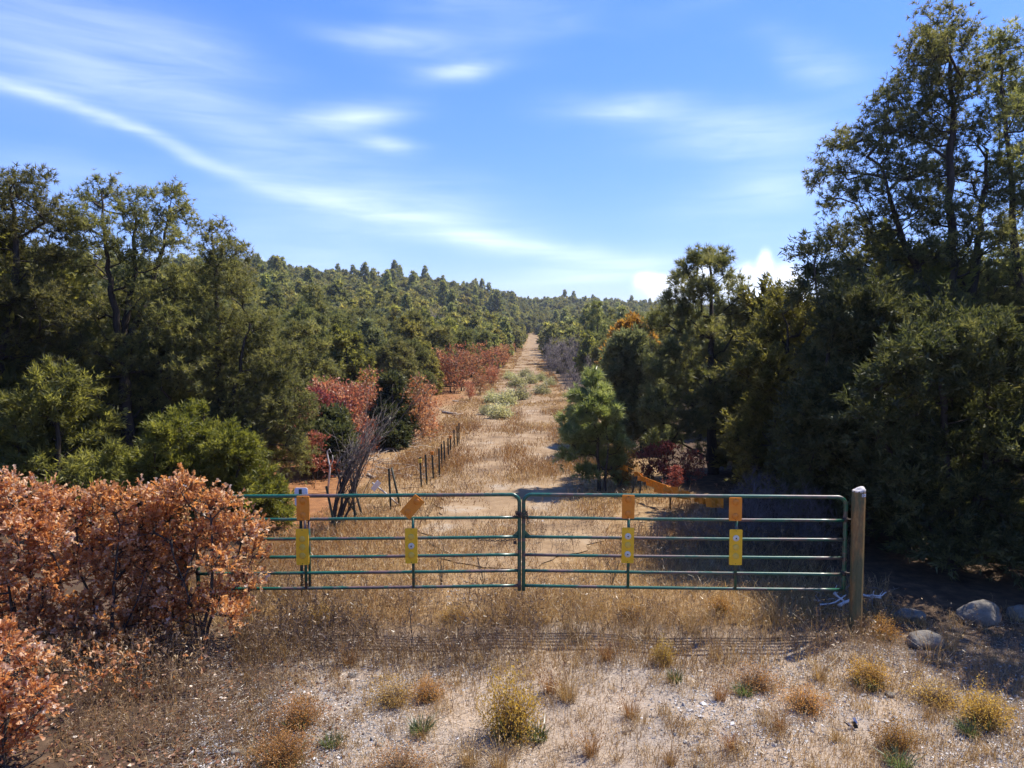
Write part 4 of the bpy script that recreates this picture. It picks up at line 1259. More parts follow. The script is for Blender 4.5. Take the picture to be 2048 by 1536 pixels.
# ------------------------------------------------------------------ oaks
def fore_oak(label, Y, stems, lobes, ncl, seed, size=(.042, .076), twigs=7, tufts=6, mind=.1, spread=.38):
    return hero('oak_shrub', label, 'oak shrub', Y, stems, lobes, ncl, seed, 'oak', OAK, twigs, tufts, size, (.08, .24), r_tip=.004, r_pow=.45,
                up=.45, outward=.35, mind=mind, spread=spread, shell=.6, group='rust-leaved oaks in front of the gate', barkmat='oakbark')
fore_oak('rust-leaved oak with a forked dark trunk covering the end of the gate', 9.25,
     [([(408, 1300), (414, 1240), (428, 1190), (424, 1110), (422, 1040)], .032, .010), ([(408, 1300), (414, 1240), (440, 1190), (470, 1120, .1), (490, 1060, .1)], .026, .008),
      ([(405, 1300), (390, 1230), (360, 1150, -.1), (340, 1060)], .020, .008)],
     [(370, 985, 40, 36), (330, 1010, 50, 40), (420, 1015, 50, 36), (470, 1065, 50, 40), (300, 1060, 60, 44), (390, 1075, 60, 44), (505, 1100, 22, 36), (340, 1120, 64, 40), (450, 1130, 50, 36), (490, 1175, 34, 36),
      (300, 1180, 44, 40), (370, 1220, 36, 44), (345, 1290, 44, 30), (440, 1200, 40, 30), (320, 1250, 50, 34), (390, 1280, 34, 24), (460, 1230, 34, 30)],
     275, 61)
fore_oak('broad rust-leaved oak bush in the middle of the thicket with pale glinting leaves', 9.0,
     [([(215, 1320), (225, 1240), (235, 1150), (240, 1050)], .026, .008), ([(215, 1320), (180, 1230), (160, 1130), (150, 1040)], .024, .008), ([(220, 1320), (260, 1240), (290, 1150)], .02, .008)],
     [(240, 1000, 60, 36), (170, 1015, 60, 36), (290, 1030, 44, 34), (120, 1060, 60, 40), (210, 1080, 70, 44), (280, 1110, 50, 44), (150, 1140, 70, 44), (230, 1170, 60, 44), (290, 1230, 60, 44), (180, 1230, 60, 44), (250, 1270, 50, 34), (130, 1260, 44, 40), (200, 1290, 60, 30), (280, 1300, 44, 26)],
     265, 62)
fore_oak('tall-topped rust-leaved oak at the outer side of the thicket', 8.7,
     [([(70, 1340), (62, 1240), (60, 1130), (60, 1030)], .026, .008), ([(70, 1340), (30, 1240), (10, 1130), (0, 1030)], .024, .008)],
     [(30, 985, 44, 26), (80, 1000, 50, 30), (-20, 1000, 60, 36), (110, 1020, 40, 30), (20, 1050, 70, 44), (90, 1080, 60, 44), (-40, 1090, 70, 50), (40, 1140, 70, 44), (110, 1170, 50, 44), (0, 1210, 70, 44), (80, 1240, 50, 40), (-50, 1200, 70, 60)],
     225, 63)
fore_oak('low rust-leaved oak sprawling over the road edge, largest leaves', 6.4,
     [([(10, 1560), (20, 1480), (30, 1400), (30, 1320)], .018, .006), ([(10, 1560), (-40, 1460), (-60, 1360)], .018, .006), ([(12, 1560), (60, 1520), (90, 1500)], .012, .005)],
     [(20, 1290, 36, 26), (-30, 1310, 50, 36), (60, 1330, 34, 24), (10, 1370, 50, 36), (70, 1420, 34, 24), (-30, 1430, 60, 44), (20, 1460, 50, 36), (10, 1520, 60, 36), (-60, 1370, 50, 50), (75, 1390, 30, 20)],
     120, 64, (.042, .07), mind=.08, spread=.25)

fore_oak('low sparse oak suckers under the rust-leaved thicket at the road edge', 8.1,
     [([(180, 1440), (185, 1390), (190, 1330)], .012, .005), ([(100, 1450), (95, 1390), (90, 1320)], .012, .005), ([(280, 1420), (290, 1370), (300, 1320)], .012, .005)],
     [(190, 1340, 60, 44), (100, 1350, 50, 50), (290, 1345, 50, 34), (140, 1400, 60, 34), (240, 1390, 60, 30), (330, 1370, 34, 24), (60, 1420, 40, 40), (380, 1330, 30, 24)],
     80, 65, (.035, .065), twigs=5, tufts=4)

oakA = [shrub_proto('oak_shrub', 2.5, 1.15, 70 + k, 'oak_red', 95, 7, 3, (.08, .14), cat='oak shrub', twig_len=(.15, .45)) for k in range(3)]
oakC = [shrub_proto('oak_shrub', 2.3, 1.1, 75 + k, 'oak_crimson', 80, 7, 4, (.10, .16), cat='oak shrub') for k in range(2)]
oakG = shrub_proto('oak_shrub', 1.6, .9, 79, 'oak_gold', 60, 6, 3, (.09, .14), cat='oak shrub')
bare = [shrub_proto('bare_shrub', 2.5, 1.2, 80 + k, 'oak_red', 95, 9, 1, stems=9, bark='greytwig', bare=True, cat='bare shrub', twig_len=(.3, .7), up=.8, twig_r=.007) for k in range(3)]
RS = np.random.default_rng(5)

def px_place(pr, u, v, hpx, Hm, label, group, jitter=0):
    q = onground(u, v)
    s = hpx * q[1] / F / Hm
    q[2] = gz(q[0], q[1])
    return pr.place(q, label, group, s, RS.uniform(0, 6.28))

for (u, v, h, k) in [(640, 915, 130, 'c'), (690, 905, 140, 'a'), (722, 880, 125, 'a'), (752, 890, 110, 'a'), (822, 888, 120, 'a'), (846, 870, 90, 'a'), (616, 935, 120, 'c'), (762, 855, 95, 'a'),
                     (690, 850, 80, 'a'), (735, 905, 60, 'a'), (655, 880, 120, 'a'), (718, 930, 55, 'a'), (630, 960, 90, 'c')]:
    if k == 'a': px_place(oakA[RS.integers(3)], u, v, h, 2.5, 'salmon-red leaved oak in the thicket behind the leaning dead tree', 'red oaks behind the leaning dead tree')
    else: px_place(oakC[RS.integers(2)], u, v, h, 2.3, 'dark crimson oak at the shaded edge of the red thicket', 'crimson oaks at the shaded edge')
for (u, v, h) in [(838, 784, 72), (862, 786, 84), (880, 780, 66), (905, 785, 86), (925, 782, 78), (950, 772, 76), (975, 765, 66), (995, 748, 56), (960, 790, 40), (815, 800, 70), (795, 790, 60), (858, 800, 50), (775, 800, 66), (1008, 735, 46), (1014, 722, 38), (985, 775, 40), (940, 800, 36), (1018, 712, 34)]:
    px_place(oakA[RS.integers(3)], u, v, h, 2.5, 'red oak in the far row past the end of the fence', 'far red oaks past the fence')
for (u, v, h, k) in [(1300, 965, 70, 'c'), (1332, 968, 80, 'c'), (1378, 972, 70, 'c'), (1350, 985, 50, 'c'), (1240, 975, 60, 'g'), (1256, 960, 70, 'g')]:
    if k == 'c': px_place(oakC[RS.integers(2)], u, v, h, 2.3, 'crimson oak brush right behind the orange netting', 'crimson oaks behind the netting')
    else: px_place(oakG, u, v, h, 1.6, 'golden-leaved oak sapling beside the young lone pine', 'golden oak saplings')
for (u, v, h) in [(1102, 752, 62), (1125, 756, 70), (1150, 760, 76), (1172, 765, 70), (1188, 775, 60), (1110, 735, 56), (1140, 800, 60), (1118, 720, 40)]:
    px_place(bare[RS.integers(3)], u, v, h, 2.5, 'leafless mauve-grey shrub on the netting side of the track', 'bare shrubs beyond the netting')
for (u, v, h) in [(610, 800, 70), (640, 810, 80), (670, 800, 70), (700, 800, 66), (590, 840, 80), (725, 790, 60), (748, 770, 50)]:
    px_place(bare[RS.integers(3)], u, v, h, 2.5, 'leafless grey shrub between the pinyons and the red oaks', 'bare shrubs above the red oaks')
q = onground(865, 700)
px_place(bare[1], 868, 712, 80, 2.5, 'tall leafless pale-grey tree on the forest slope', None)
for (u, v, h) in [(1320, 1090, 60), (1370, 1085, 60), (1405, 1090, 66), (1450, 1092, 76), (1500, 1095, 110), (1550, 1090, 120), (1600, 1100, 120), (1640, 1110, 110), (1500, 1040, 90)]:
    px_place(bare[RS.integers(3)], u, v, h, 2.5, 'tangled leafless brush close behind the gate on the netting side', 'bare brush behind the gate')

# ------------------------------------------------------------------ the wooded hill
PIN = [tree_proto('pinyon_tree', 'p', 5.0, 1.9, 100 + k, 0, 'pinyon') for k in range(3)]
JUN = [tree_proto('juniper_tree', 'j', 4.4, 1.9, 110 + k, 0, ['juniper', 'juniper', 'juniper_grey'][k]) for k in range(3)]
PON = [tree_proto('ponderosa_pine', 'o', 8.0, 1.9, 120 + k, 0, 'ponderosa') for k in range(2)]
PINm = [tree_proto('pinyon_tree', 'p', 5.0, 1.9, 130 + k, 1, 'pinyon') for k in range(3)]
JUNm = [tree_proto('juniper_tree', 'j', 4.4, 1.9, 140 + k, 1, ['juniper', 'juniper_grey', 'juniper'][k]) for k in range(3)]
PONm = [tree_proto('ponderosa_pine', 'o', 8.0, 1.9, 150 + k, 1, 'ponderosa') for k in range(2)]
FARm = [tree_proto('far_pinyon', 'p', 5.0, 1.9, 160, 2, 'pinyon'), tree_proto('far_pinyon', 'p', 5.2, 2.0, 161, 2, 'pinyon'), tree_proto('far_juniper', 'j', 4.4, 2.0, 162, 2, 'juniper'),
        tree_proto('far_juniper', 'j', 4.0, 2.0, 163, 2, 'juniper_grey'), tree_proto('far_ponderosa', 'o', 8.0, 1.8, 164, 2, 'ponderosa'), tree_proto('far_pinyon', 'p', 4.6, 1.8, 165, 2, 'juniper')]

def forest():
    rng = np.random.default_rng(77)
    sp = 3.7
    pts = []
    ys = np.arange(20, 560, sp * .866)
    for r, y in enumerate(ys):
        xs = np.arange(-1.05 * y - 6, 1.05 * y + 6, sp) + (r % 2) * sp / 2
        j = rng.uniform(-.42, .42, (len(xs), 2)) * sp
        pts.append(np.stack([xs + j[:, 0], y + j[:, 1]], 1))
    P = np.concatenate(pts)
    x, y = P[:, 0], P[:, 1]; d = np.hypot(x, y); a = x / y
    D, zr, p_ = ridge(np.clip(a, -1.3, 1.3))
    keep = d < D + 45
    off = x - path_x(y)
    wl = np.interp(y, [20, 28, 40, 60, 90, 140, 300], [6.5, 9.0, 7.0, 5.5, 4.2, 3.6, 3.3])
    wr = np.interp(y, [20, 28, 40, 60, 90, 140, 300], [6.2, 5.6, 5.6, 6.8, 5.6, 3.9, 3.3])
    keep &= ~((off > -wl) & (off < wr) & (y < 285))
    # rows already standing near the clearing
    keep &= ~((y < 24) & (np.abs(x) < 17))
    keep &= ~((y < 31) & (x > -10.5) & (x < 7.5))
    keep &= rng.uniform(size=len(x)) < np.interp(d, [20, 80, 200], [.86, .84, .8])
    P = P[keep]; x, y = P[:, 0], P[:, 1]; d = np.hypot(x, y); a = x / y
    o = np.argsort(d); P = P[o]; d = d[o]; a = a[o]
    z = terr(P[:, 0], P[:, 1])
    inframe = np.abs(a) < .80
    kinds = rng.choice(3, len(P), p=[.50, .46, .04])
    ncount = 0
    stuff = []
    for i in range(len(P)):
        x, y = P[i]; k = kinds[i]; s = float(np.clip(rng.normal(1.0, .22), .55, 1.55))
        uu = 1024 + F * x / y
        if 1180 < uu < 1720 and y < 70:
            if k == 2: k = 1
            s = min(s, .92)
        if 40 < d[i] < 150: s = min(s, 1.15 if k < 2 else .9)
        if d[i] > 90: s *= 1.18
        # lower growth next to the track
        if abs(x - path_x(y)) < 8: s *= .85
        near = d[i] < 62
        if inframe[i] and ncount < 380:
            ncount += 1
            side = 'fence' if x < path_x(y) else 'netting'
            lod = (PIN, JUN, PON) if near else (PINm, JUNm, PONm)
            pr = lod[k][rng.integers(len(lod[k]))]
            nm = ['round-topped pinyon', 'full rounded juniper', 'tall slim ponderosa'][k]
            zn = 'edging the clearing' if d[i] < 40 else ('in the near woods' if near else 'on the wooded slope')
            szw = 'big ' if s > 1.1 else ('small ' if s < .88 else '')
            lab = f'{szw}{nm} {zn} on the {side} side of the track'
            pr.place((x, y, z[i]), lab, lab, s, rng.uniform(0, 6.28), sz=s * rng.uniform(.88, 1.15))
        else:
            stuff.append((x, y, z[i], s, rng.uniform(0, 6.28), {0: rng.choice([0, 1, 5]), 1: rng.choice([2, 3]), 2: 4}[k]))
    S = np.array(stuff)
    me = bpy.data.meshes.new('far_forest')
    me.vertices.add(len(S)); me.vertices.foreach_set('co', S[:, :3].astype(np.float32).ravel())
    for nm, c in (('sc', 3), ('rz', 4)):
        at_ = me.attributes.new(nm, 'FLOAT', 'POINT'); at_.data.foreach_set('value', S[:, c].astype(np.float32))
    at_ = me.attributes.new('pick', 'INT', 'POINT'); at_.data.foreach_set('value', S[:, 5].astype(np.int32))
    o = link('far_forest', me)
    tag(o, 'continuous pinyon and juniper woodland covering the far hill up to the ridge', 'forest', kind='stuff')
    col = bpy.data.collections.new('far_tree_shapes')
    for k, m in enumerate(FARm):
        ob = bpy.data.objects.new(f'far_tree_{k}', m); col.objects.link(ob)
    ng = bpy.data.node_groups.new('far_forest', 'GeometryNodeTree')
    ng.interface.new_socket('Geometry', in_out='INPUT', socket_type='NodeSocketGeometry')
    ng.interface.new_socket('Geometry', in_out='OUTPUT', socket_type='NodeSocketGeometry')
    N, L = ng.nodes, ng.links
    gi, go = N.new('NodeGroupInput'), N.new('NodeGroupOutput')
    ip = N.new('GeometryNodeInstanceOnPoints'); ci = N.new('GeometryNodeCollectionInfo')
    ci.inputs['Collection'].default_value = col; ci.inputs['Separate Children'].default_value = True; ci.inputs['Reset Children'].default_value = True
    def na(nm, t):
        n = N.new('GeometryNodeInputNamedAttribute'); n.data_type = t; n.inputs['Name'].default_value = nm
        return n.outputs['Attribute']
    L.new(gi.outputs[0], ip.inputs['Points']); L.new(ci.outputs[0], ip.inputs['Instance'])
    ip.inputs['Pick Instance'].default_value = True
    L.new(na('pick', 'INT'), ip.inputs['Instance Index']); L.new(na('sc', 'FLOAT'), ip.inputs['Scale'])
    cx = N.new('ShaderNodeCombineXYZ'); L.new(na('rz', 'FLOAT'), cx.inputs[2]); L.new(cx.outputs[0], ip.inputs['Rotation'])
    L.new(ip.outputs[0], go.inputs[0])
    md = o.modifiers.new('far_forest', 'NODES'); md.node_group = ng
    print('forest', ncount, len(S))
forest()
for (x, y, k, s) in [(12.9, 13.4, 3, 1.2), (11.6, 11.0, 1, 1.6), (13.5, 15.5, 2, 1.25), (15.5, 12.0, 3, 1.4), (12.0, 19.0, 1, 1.2), (15.5, 20, 0, 1.4), (9.5, 17.5, 4, 1.4), (16.5, 16.5, 5, 1.3),
                     (-14.0, 14.5, 0, 1.4), (-12.5, 18.5, 4, 1.4), (-16.0, 18.0, 2, 1.4), (-15.5, 22.0, 1, 1.3), (-10.0, 21.0, 5, 1.3), (8.0, 21.5, 3, 1.2), (11.5, 22.5, 2, 1.2)]:
    pr = [PIN[0], PIN[1], PIN[2], JUN[0], JUN[1], JUN[2]][k]; sd = 'fence' if x < 0 else 'netting'
    lb = f'heavy {"pinyon" if k < 3 else "juniper"} closing the ring of trees round the gate on the {sd} side'
    pr.place((x, y, gz(x, y)), lb, lb, s, x * 7.1)

# ------------------------------------------------------------------ grasses, weeds, gravel
def vnoise(x, y, seed=0, f=1.0):
    x = np.asarray(x) * f; y = np.asarray(y) * f
    r = np.random.default_rng(seed); tot = 0
    for k in range(6):
        a, b, c = r.normal(size=2), r.uniform(0, 6.28), .55 + .45 * k
        tot = tot + np.sin(a[0] * c * x + a[1] * c * y + b) / (1 + .3 * k)
    return tot / 2.2

def blades(mb, x, y, h, w, lean, tint, rng, mat=0, z=None):
    n = len(x)
    z = terr(x, y) if z is None else z
    B = np.stack([x, y, z - .01], 1)
    a = rng.uniform(0, 2 * pi, n); b = rng.uniform(0, 2 * pi, n)
    ld = np.stack([np.cos(a), np.sin(a), np.zeros(n)], 1); sd = np.stack([np.cos(b), np.sin(b), np.zeros(n)], 1)
    h = np.asarray(h)[:, None]; w = np.asarray(w)[:, None]; lean = np.asarray(lean)[:, None]
    Z = np.array([0, 0, 1.])
    Mid = B + Z * h * .58 + ld * h * lean * .35; Tip = B + Z * h * (1 - lean * .35) + ld * h * lean
    V = np.stack([B - sd * w, B + sd * w, Mid - sd * w * .75, Mid + sd * w * .75, Tip], 1)
    tf = np.array([(0, 1, 3), (0, 3, 2), (2, 3, 4)])
    Fc = (tf[None] + (np.arange(n) * 5)[:, None, None]).reshape(-1, 3)
    mb.add(V.reshape(-1, 3), Fc, mat, np.repeat(np.clip(tint, 0, 1), 5))

def weed_template(rng, k=9):
    """a dry forb: crooked stem with short side sprigs, x is up"""
    V = []; Fc = []
    def sl(a, b, w):
        a = np.array(a); b = np.array(b); s = np.cross(b - a, rng.normal(size=3)); s /= np.linalg.norm(s)
        i = len(V); V.extend([a - s * w, a + s * w, b]); Fc.append((i, i + 1, i + 2))
    m = np.array([.5, rng.normal() * .05, rng.normal() * .05]); t = np.array([1, rng.normal() * .12, rng.normal() * .12])
    sl((0, 0, 0), m * 1.06, .010); sl(m, t, .008)
    for i in range(k):
        q = rng.uniform(.25, .95); p = m * (q / .5) if q < .5 else m + (t - m) * ((q - .5) / .5)
        ph = rng.uniform(0, 6.28); l = rng.uniform(.10, .26) * (1.2 - q * .6)
        d = np.array([rng.uniform(.5, .9), cos(ph) * .6, sin(ph) * .6]); sl(p, p + d * l, .008)
        e = p + d * l; s_ = rng.normal(size=3) * .028
        sl(e - s_, e + s_, .016)
    return np.array(V), np.array(Fc)
WEED = [weed_template(RT0) for _ in range(8)]

def px_poly_ground(n, urange, vrange, rng, maxY=200):
    u = rng.uniform(*urange, n); v = rng.uniform(*vrange, n)
    # flat-ground estimate is enough this close
    th = np.stack([(u - 1024) / F, np.ones(n), (768 - v) / F], 1)
    d = th[:, :1] * RT + th[:, 1:2] * FW + th[:, 2:] * UP
    t = -HC / d[:, 2]
    return d[:, 0] * t, d[:, 1] * t

def meadow():
    rng = np.random.default_rng(200)
    n = 190000
    Y = 10.0 * (190 / 10.0) ** rng.uniform(0, 1, n) ** 1.25
    w = np.interp(Y, [10, 14, 20, 34, 60, 80, 200], [5.2, 4.4, 3.6, 3.2, 3.4, 3.6, 3.4])
    x = path_x(Y) + rng.uniform(-1, 1, n) * w * 1.15
    d1 = vnoise(x, Y, 1, 1.3); d2 = vnoise(x, Y, 2, .45)
    on_tr = np.abs(np.abs(x - path_x(Y)) - 1.0) < .6       # wheel ruts stay barer
    dens = .55 + .60 * d1 - np.where(on_tr & (Y < 90), .28, 0) - .12 * (Y > 34)
    keep = rng.uniform(size=n) < dens
    x, Y, d1, d2 = x[keep], Y[keep], d1[keep], d2[keep]
    h = rng.uniform(.07, .34, len(x)) * (1 + .45 * np.clip(d2, -1, 1)) * np.interp(Y, [10, 30, 70], [1, .95, .8])
    mb = MB()
    rusty = (d2 + rng.normal(0, .35, len(x))) > .15
    T = .48 + .16 * d1 + rng.normal(0, .22, len(x))
    for sel, nm, mt, lb in ((~rusty, 'dry_grass', 'straw', 'pale straw-coloured dry grass covering the track behind the gate'),
                            (rusty, 'rusty_grass', 'rust', 'patches of rust-brown dry grass growing through the straw behind the gate')):
        mb = MB()
        blades(mb, x[sel], Y[sel], h[sel], .0011 + .00030 * Y[sel], rng.uniform(.2, 1.5, sel.sum()), T[sel], rng)
        o = link(nm, mb.mesh(nm, MT[mt])); tag(o, lb, 'grass', kind='stuff')
    # grass and duff on the fence side
    n = 17000
    Y = rng.uniform(12, 60, n); x = rng.uniform(-.37, 0, n) * Y - .5
    k = (vnoise(x, Y, 3, .8) + rng.normal(0, .4, n)) > -.1
    x, Y = x[k], Y[k]
    mb = MB(); blades(mb, x, Y, rng.uniform(.04, .17, len(x)), .003 + .0004 * Y, rng.uniform(.2, 1, len(x)), .45 + rng.normal(0, .25, len(x)), rng)
    o = link('rusty_grass', mb.mesh('rusty_grass', MT['rust'])); tag(o, 'thin rusty grass on the orange ground beside the fence posts', 'grass', kind='stuff')

def weeds():
    rng = np.random.default_rng(210)
    mb = MB()
    def go(n, ur, vr, hr, seed, thr=-.35):
        x, y = px_poly_ground(n, ur, vr, rng)
        k = (vnoise(x, y, seed, 1.6) + rng.normal(0, .45, n)) > thr
        x, y = x[k], y[k]; m = len(x)
        pos = np.stack([x, y, terr(x, y) - .01], 1)
        D = rng.normal(size=(m, 3)) * .16; D[:, 2] += 1
        # frames: x axis is up
        put_leaves(mb, WEED, pos, D, rng.uniform(*hr, m), np.clip(.45 + .18 * vnoise(x, y, 5, .9) + rng.normal(0, .2, m), 0, 1), rng)
    go(900, (-20, 430), (1285, 1400), (.25, .65), 7, -.3)
    go(2300, (470, 1080), (1195, 1335), (.16, .58), 8, -.1)
    go(1300, (1040, 1780), (1195, 1335), (.14, .46), 9, 0)
    go(1500, (500, 1800), (1285, 1375), (.10, .34), 23, .05)
    go(1100, (560, 1700), (1100, 1210), (.14, .42), 10, .1)
    go(700, (1240, 1700), (1060, 1160), (.25, .6), 11, -.3)
    go(1500, (120, 560), (1290, 1500), (.10, .34), 12, -.2)
    go(1500, (560, 2060), (1320, 1560), (.05, .22), 13, .2)
    go(700, (1700, 2048), (1230, 1400), (.12, .36), 14, -.1)
    go(1500, (900, 1180), (820, 960), (.14, .36), 15, -.1)
    go(900, (940, 1160), (750, 840), (.22, .5), 16, 0)
    go(700, (1060, 1700), (985, 1110), (.15, .45), 17, -.1)
    go(400, (640, 900), (980, 1110), (.15, .4), 18, 0)
    go(1000, (860, 1240), (960, 1110), (.12, .38), 19, .15)
    o = link('dry_weeds', mb.mesh('dry_weeds', MT['weed'])); tag(o, 'brown dry weeds and forbs standing along the foot of the gate', 'weeds', kind='stuff')
    # fine straw standing among them
    mb = MB()
    def st(n, ur, vr, hr, seed, thr):
        x, y = px_poly_ground(n, ur, vr, rng)
        k = (vnoise(x, y, seed, 1.4) + rng.normal(0, .5, n)) > thr
        x, y = x[k], y[k]; m = len(x)
        blades(mb, x, y, rng.uniform(*hr, m), rng.uniform(.0018, .0036, m), rng.uniform(.1, .9, m), .5 + .15 * vnoise(x, y, 6, 1) + rng.normal(0, .22, m), rng)
    st(15000, (470, 1780), (1180, 1340), (.08, .42), 15, -.3)
    st(22000, (480, 2080), (1310, 1570), (.03, .16), 16, -.1)
    st(7000, (480, 1850), (1280, 1390), (.06, .26), 24, -.1)
    st(2500, (100, 560), (1300, 1540), (.05, .22), 17, 0)
    cu_, cv_ = rng.uniform(480, 2060, 330), rng.uniform(1225, 1560, 330)
    th = np.stack([(cu_ - 1024) / F, np.ones(330), (768 - cv_) / F], 1); dd = th[:, :1] * RT + th[:, 1:2] * FW + th[:, 2:] * UP
    tt = -HC / dd[:, 2]; cx_, cy_ = dd[:, 0] * tt, dd[:, 1] * tt
    for i in range(330):
        m = int(rng.uniform(15, 70)); rr = rng.uniform(.03, .11); hh = rng.uniform(.08, .30)
        blades(mb, cx_[i] + rng.normal(0, rr, m), cy_[i] + rng.normal(0, rr, m), rng.uniform(.4, 1, m) * hh, rng.uniform(.0014, .003, m), rng.uniform(.2, 1.3, m), rng.uniform(.2, .75) + rng.normal(0, .16, m), rng)
    o = link('roadside_grass', mb.mesh('roadside_grass', MT['straw'])); tag(o, 'thin upright straw scattered over the ground in front of the gate', 'grass', kind='stuff')
    # bleached straw and sticks lying about
    mb = MB(); n = 34000
    x, y = px_poly_ground(n, (300, 2100), (1240, 1580), rng)
    k = (vnoise(x, y, 20, 1.1) + rng.normal(0, .5, n)) > -.25; x, y = x[k], y[k]; n = len(x)
    a = rng.uniform(0, 2 * pi, n); l = rng.uniform(.025, .13, n)
    A = np.stack([x, y, terr(x, y) + rng.uniform(.004, .02, n)], 1); B = A + np.stack([np.cos(a) * l, np.sin(a) * l, rng.normal(0, .012, n)], 1)
    cones(mb, A, B, rng.uniform(.0012, .003, n), rng, 0, np.clip(rng.normal(.5, .28, n), 0, 1))
    o = link('straw_litter', mb.mesh('straw_litter', MT['litter'])); tag(o, 'bleached straw and bits of stick lying on the gravel', 'litter', kind='stuff')
    # fallen oak leaves
    mb = MB(); n = 5200
    x, y = px_poly_ground(n, (-60, 700), (1250, 1560), rng)
    k = rng.uniform(size=n) < np.clip(1.05 - (x + 3.5) / 2.6, 0.03, 1); x, y = x[k], y[k]; n = len(x)
    pos = np.stack([x, y, terr(x, y) + rng.uniform(.006, .03, n)], 1)
    D = rng.normal(size=(n, 3)); D[:, 2] *= .25
    put_leaves(mb, LEAF, pos, D, rng.uniform(.03, .065, n), rng.uniform(0, 1, n), rng)
    o = link('fallen_leaves', mb.mesh('fallen_leaves', MT['duff'])); tag(o, 'fallen brown leaves under the rust-leaved oaks', 'leaf litter', kind='stuff')

def gravel():
    rng = np.random.default_rng(220)
    mat = leaf_mat('grey_gravel', [(0, (.075, .072, .075)), (.4, (.24, .225, .21)), (.75, (.42, .395, .365)), (1, (.62, .60, .58))], 0, .04, .5, (1, 1, 1), 0)
    O = np.array([(1, 0, 0), (-1, 0, 0), (0, 1, 0), (0, -1, 0), (0, 0, 1), (0, 0, -1)], float)
    Of = np.array([(0, 2, 4), (2, 1, 4), (1, 3, 4), (3, 0, 4), (1, 2, 5), (0, 3, 5)])
    temps = []
    for _ in range(8):
        temps.append((O * rng.uniform(.55, 1.1, (6, 1)) * np.array([1.1, .8, .5]) + rng.normal(0, .12, (6, 3)), Of))
    def sc(mb, x, y, s):
        n = len(x); pos = np.stack([x, y, terr(x, y) + s * .15], 1)
        D = rng.normal(size=(n, 3)); D[:, 2] *= .12
        D /= np.linalg.norm(D, axis=1, keepdims=True)
        Zv = np.array([0, 0, 1.]) + rng.normal(0, .18, (n, 3)); Yv = np.cross(Zv, D); Yv /= np.linalg.norm(Yv, axis=1, keepdims=True)
        fr = np.stack([D, Yv, np.cross(D, Yv)], 1); wh = rng.integers(0, 8, n); T = np.clip(rng.normal(.5, .27, n), 0, 1)
        for k, (tv, tf) in enumerate(temps):
            q = wh == k; scatter(mb, tv, tf, pos[q], fr[q], s[q], T[q])
    mb = MB(); n = 42000
    x, y = px_poly_ground(n, (380, 2120), (1290, 1600), rng)
    m = vnoise(x, y, 30, 1.0) + .35 * vnoise(x, y, 31, 2.6)
    k = (m + rng.normal(0, .3, n)) > .1; x, y = x[k], y[k]
    sc(mb, x, y, np.exp(rng.normal(-4.5, .45, len(x))))
    Y = rng.uniform(10.5, 24, 5000); x = path_x(Y) + rng.choice([-1, 1], 5000) * rng.normal(1.0, .35, 5000)
    k = (vnoise(x, Y, 33, .8) + rng.normal(0, .3, 5000)) > .1
    sc(mb, x[k], Y[k], np.exp(rng.normal(-4.2, .4, k.sum())))
    o = link('gravel', mb.mesh('gravel', mat)); tag(o, 'loose grey gravel patches on the road surface', 'gravel', kind='stuff')
    # a few bigger loose stones one can pick out
    spots = [(652, 1488, .05, 'dark'), (706, 1352, .05, ''), (470, 1506, .055, ''), (758, 1490, .045, 'dark'), (1655, 1340, .05, ''), (1398, 1536, .06, ''), (1780, 1392, .06, 'flat'), (1018, 1256, .05, '')]
    lb = ['dark rounded stone between two golden clumps on the gravel', 'grey stone beside the wide golden snakeweed clump', 'pale stone at the leafy edge of the gravel', 'small dark stone in front of the green tuft',
          'grey stone just in front of the rusty gate post', 'grey half-buried stone on the open gravel', 'flat stone on the shaded gravel beyond the post', 'pale stone among weeds under the meeting gate leaves']
    for (u, v, r, c), l in zip(spots, lb):
        q = onground(u, v); rock('stone', q, (r * 1.2, r, r * .6), int(u), l, 'stone', 10, 8)

def rock(name, q, rad, seed, label, cat, nu=22, nv=14, group=None):
    rg = np.random.default_rng(seed)
    th = np.linspace(0, pi, nv); ph = np.linspace(0, 2 * pi, nu, endpoint=False)
    T, P = np.meshgrid(th, ph, indexing='ij')
    X = np.stack([np.sin(T) * np.cos(P), np.sin(T) * np.sin(P), np.cos(T)], -1)
    r = np.ones(T.shape)
    for k in range(14):
        d = rg.normal(size=3); d /= np.linalg.norm(d); c = rg.uniform(.68, .96)
        dt = X @ d; r = np.minimum(r, np.where(dt > .05, c / np.maximum(dt, .05), 9))     # flat fracture faces
    r = r * (1 + .05 * np.sin(5 * X[..., 0] + seed) * np.cos(6 * X[..., 1])) + rg.normal(0, .012, T.shape) * np.sin(T)
    V = X * r[..., None] * np.array(rad); V[..., 2] += rad[2] * .35
    a = rg.uniform(0, 3.1); R = np.array([[cos(a), -sin(a), 0], [sin(a), cos(a), 0], [0, 0, 1]]) if nu < 20 else np.eye(3)
    V = (V.reshape(-1, 3) @ R.T)
    idx = np.arange(nu * nv).reshape(nv, nu)
    a, b, c, d = idx[:-1], np.roll(idx, -1, 1)[:-1], np.roll(idx, -1, 1)[1:], idx[1:]
    Fc = np.concatenate([np.stack([a, c, b], -1).reshape(-1, 3), np.stack([a, d, c], -1).reshape(-1, 3)])
    mb = MB(); mb.add(V, Fc)
    o = link(name, mb.mesh(name, MT['rock'], True), None, (q[0], q[1], gz(q[0], q[1])))
    return tag(o, label, cat, group)

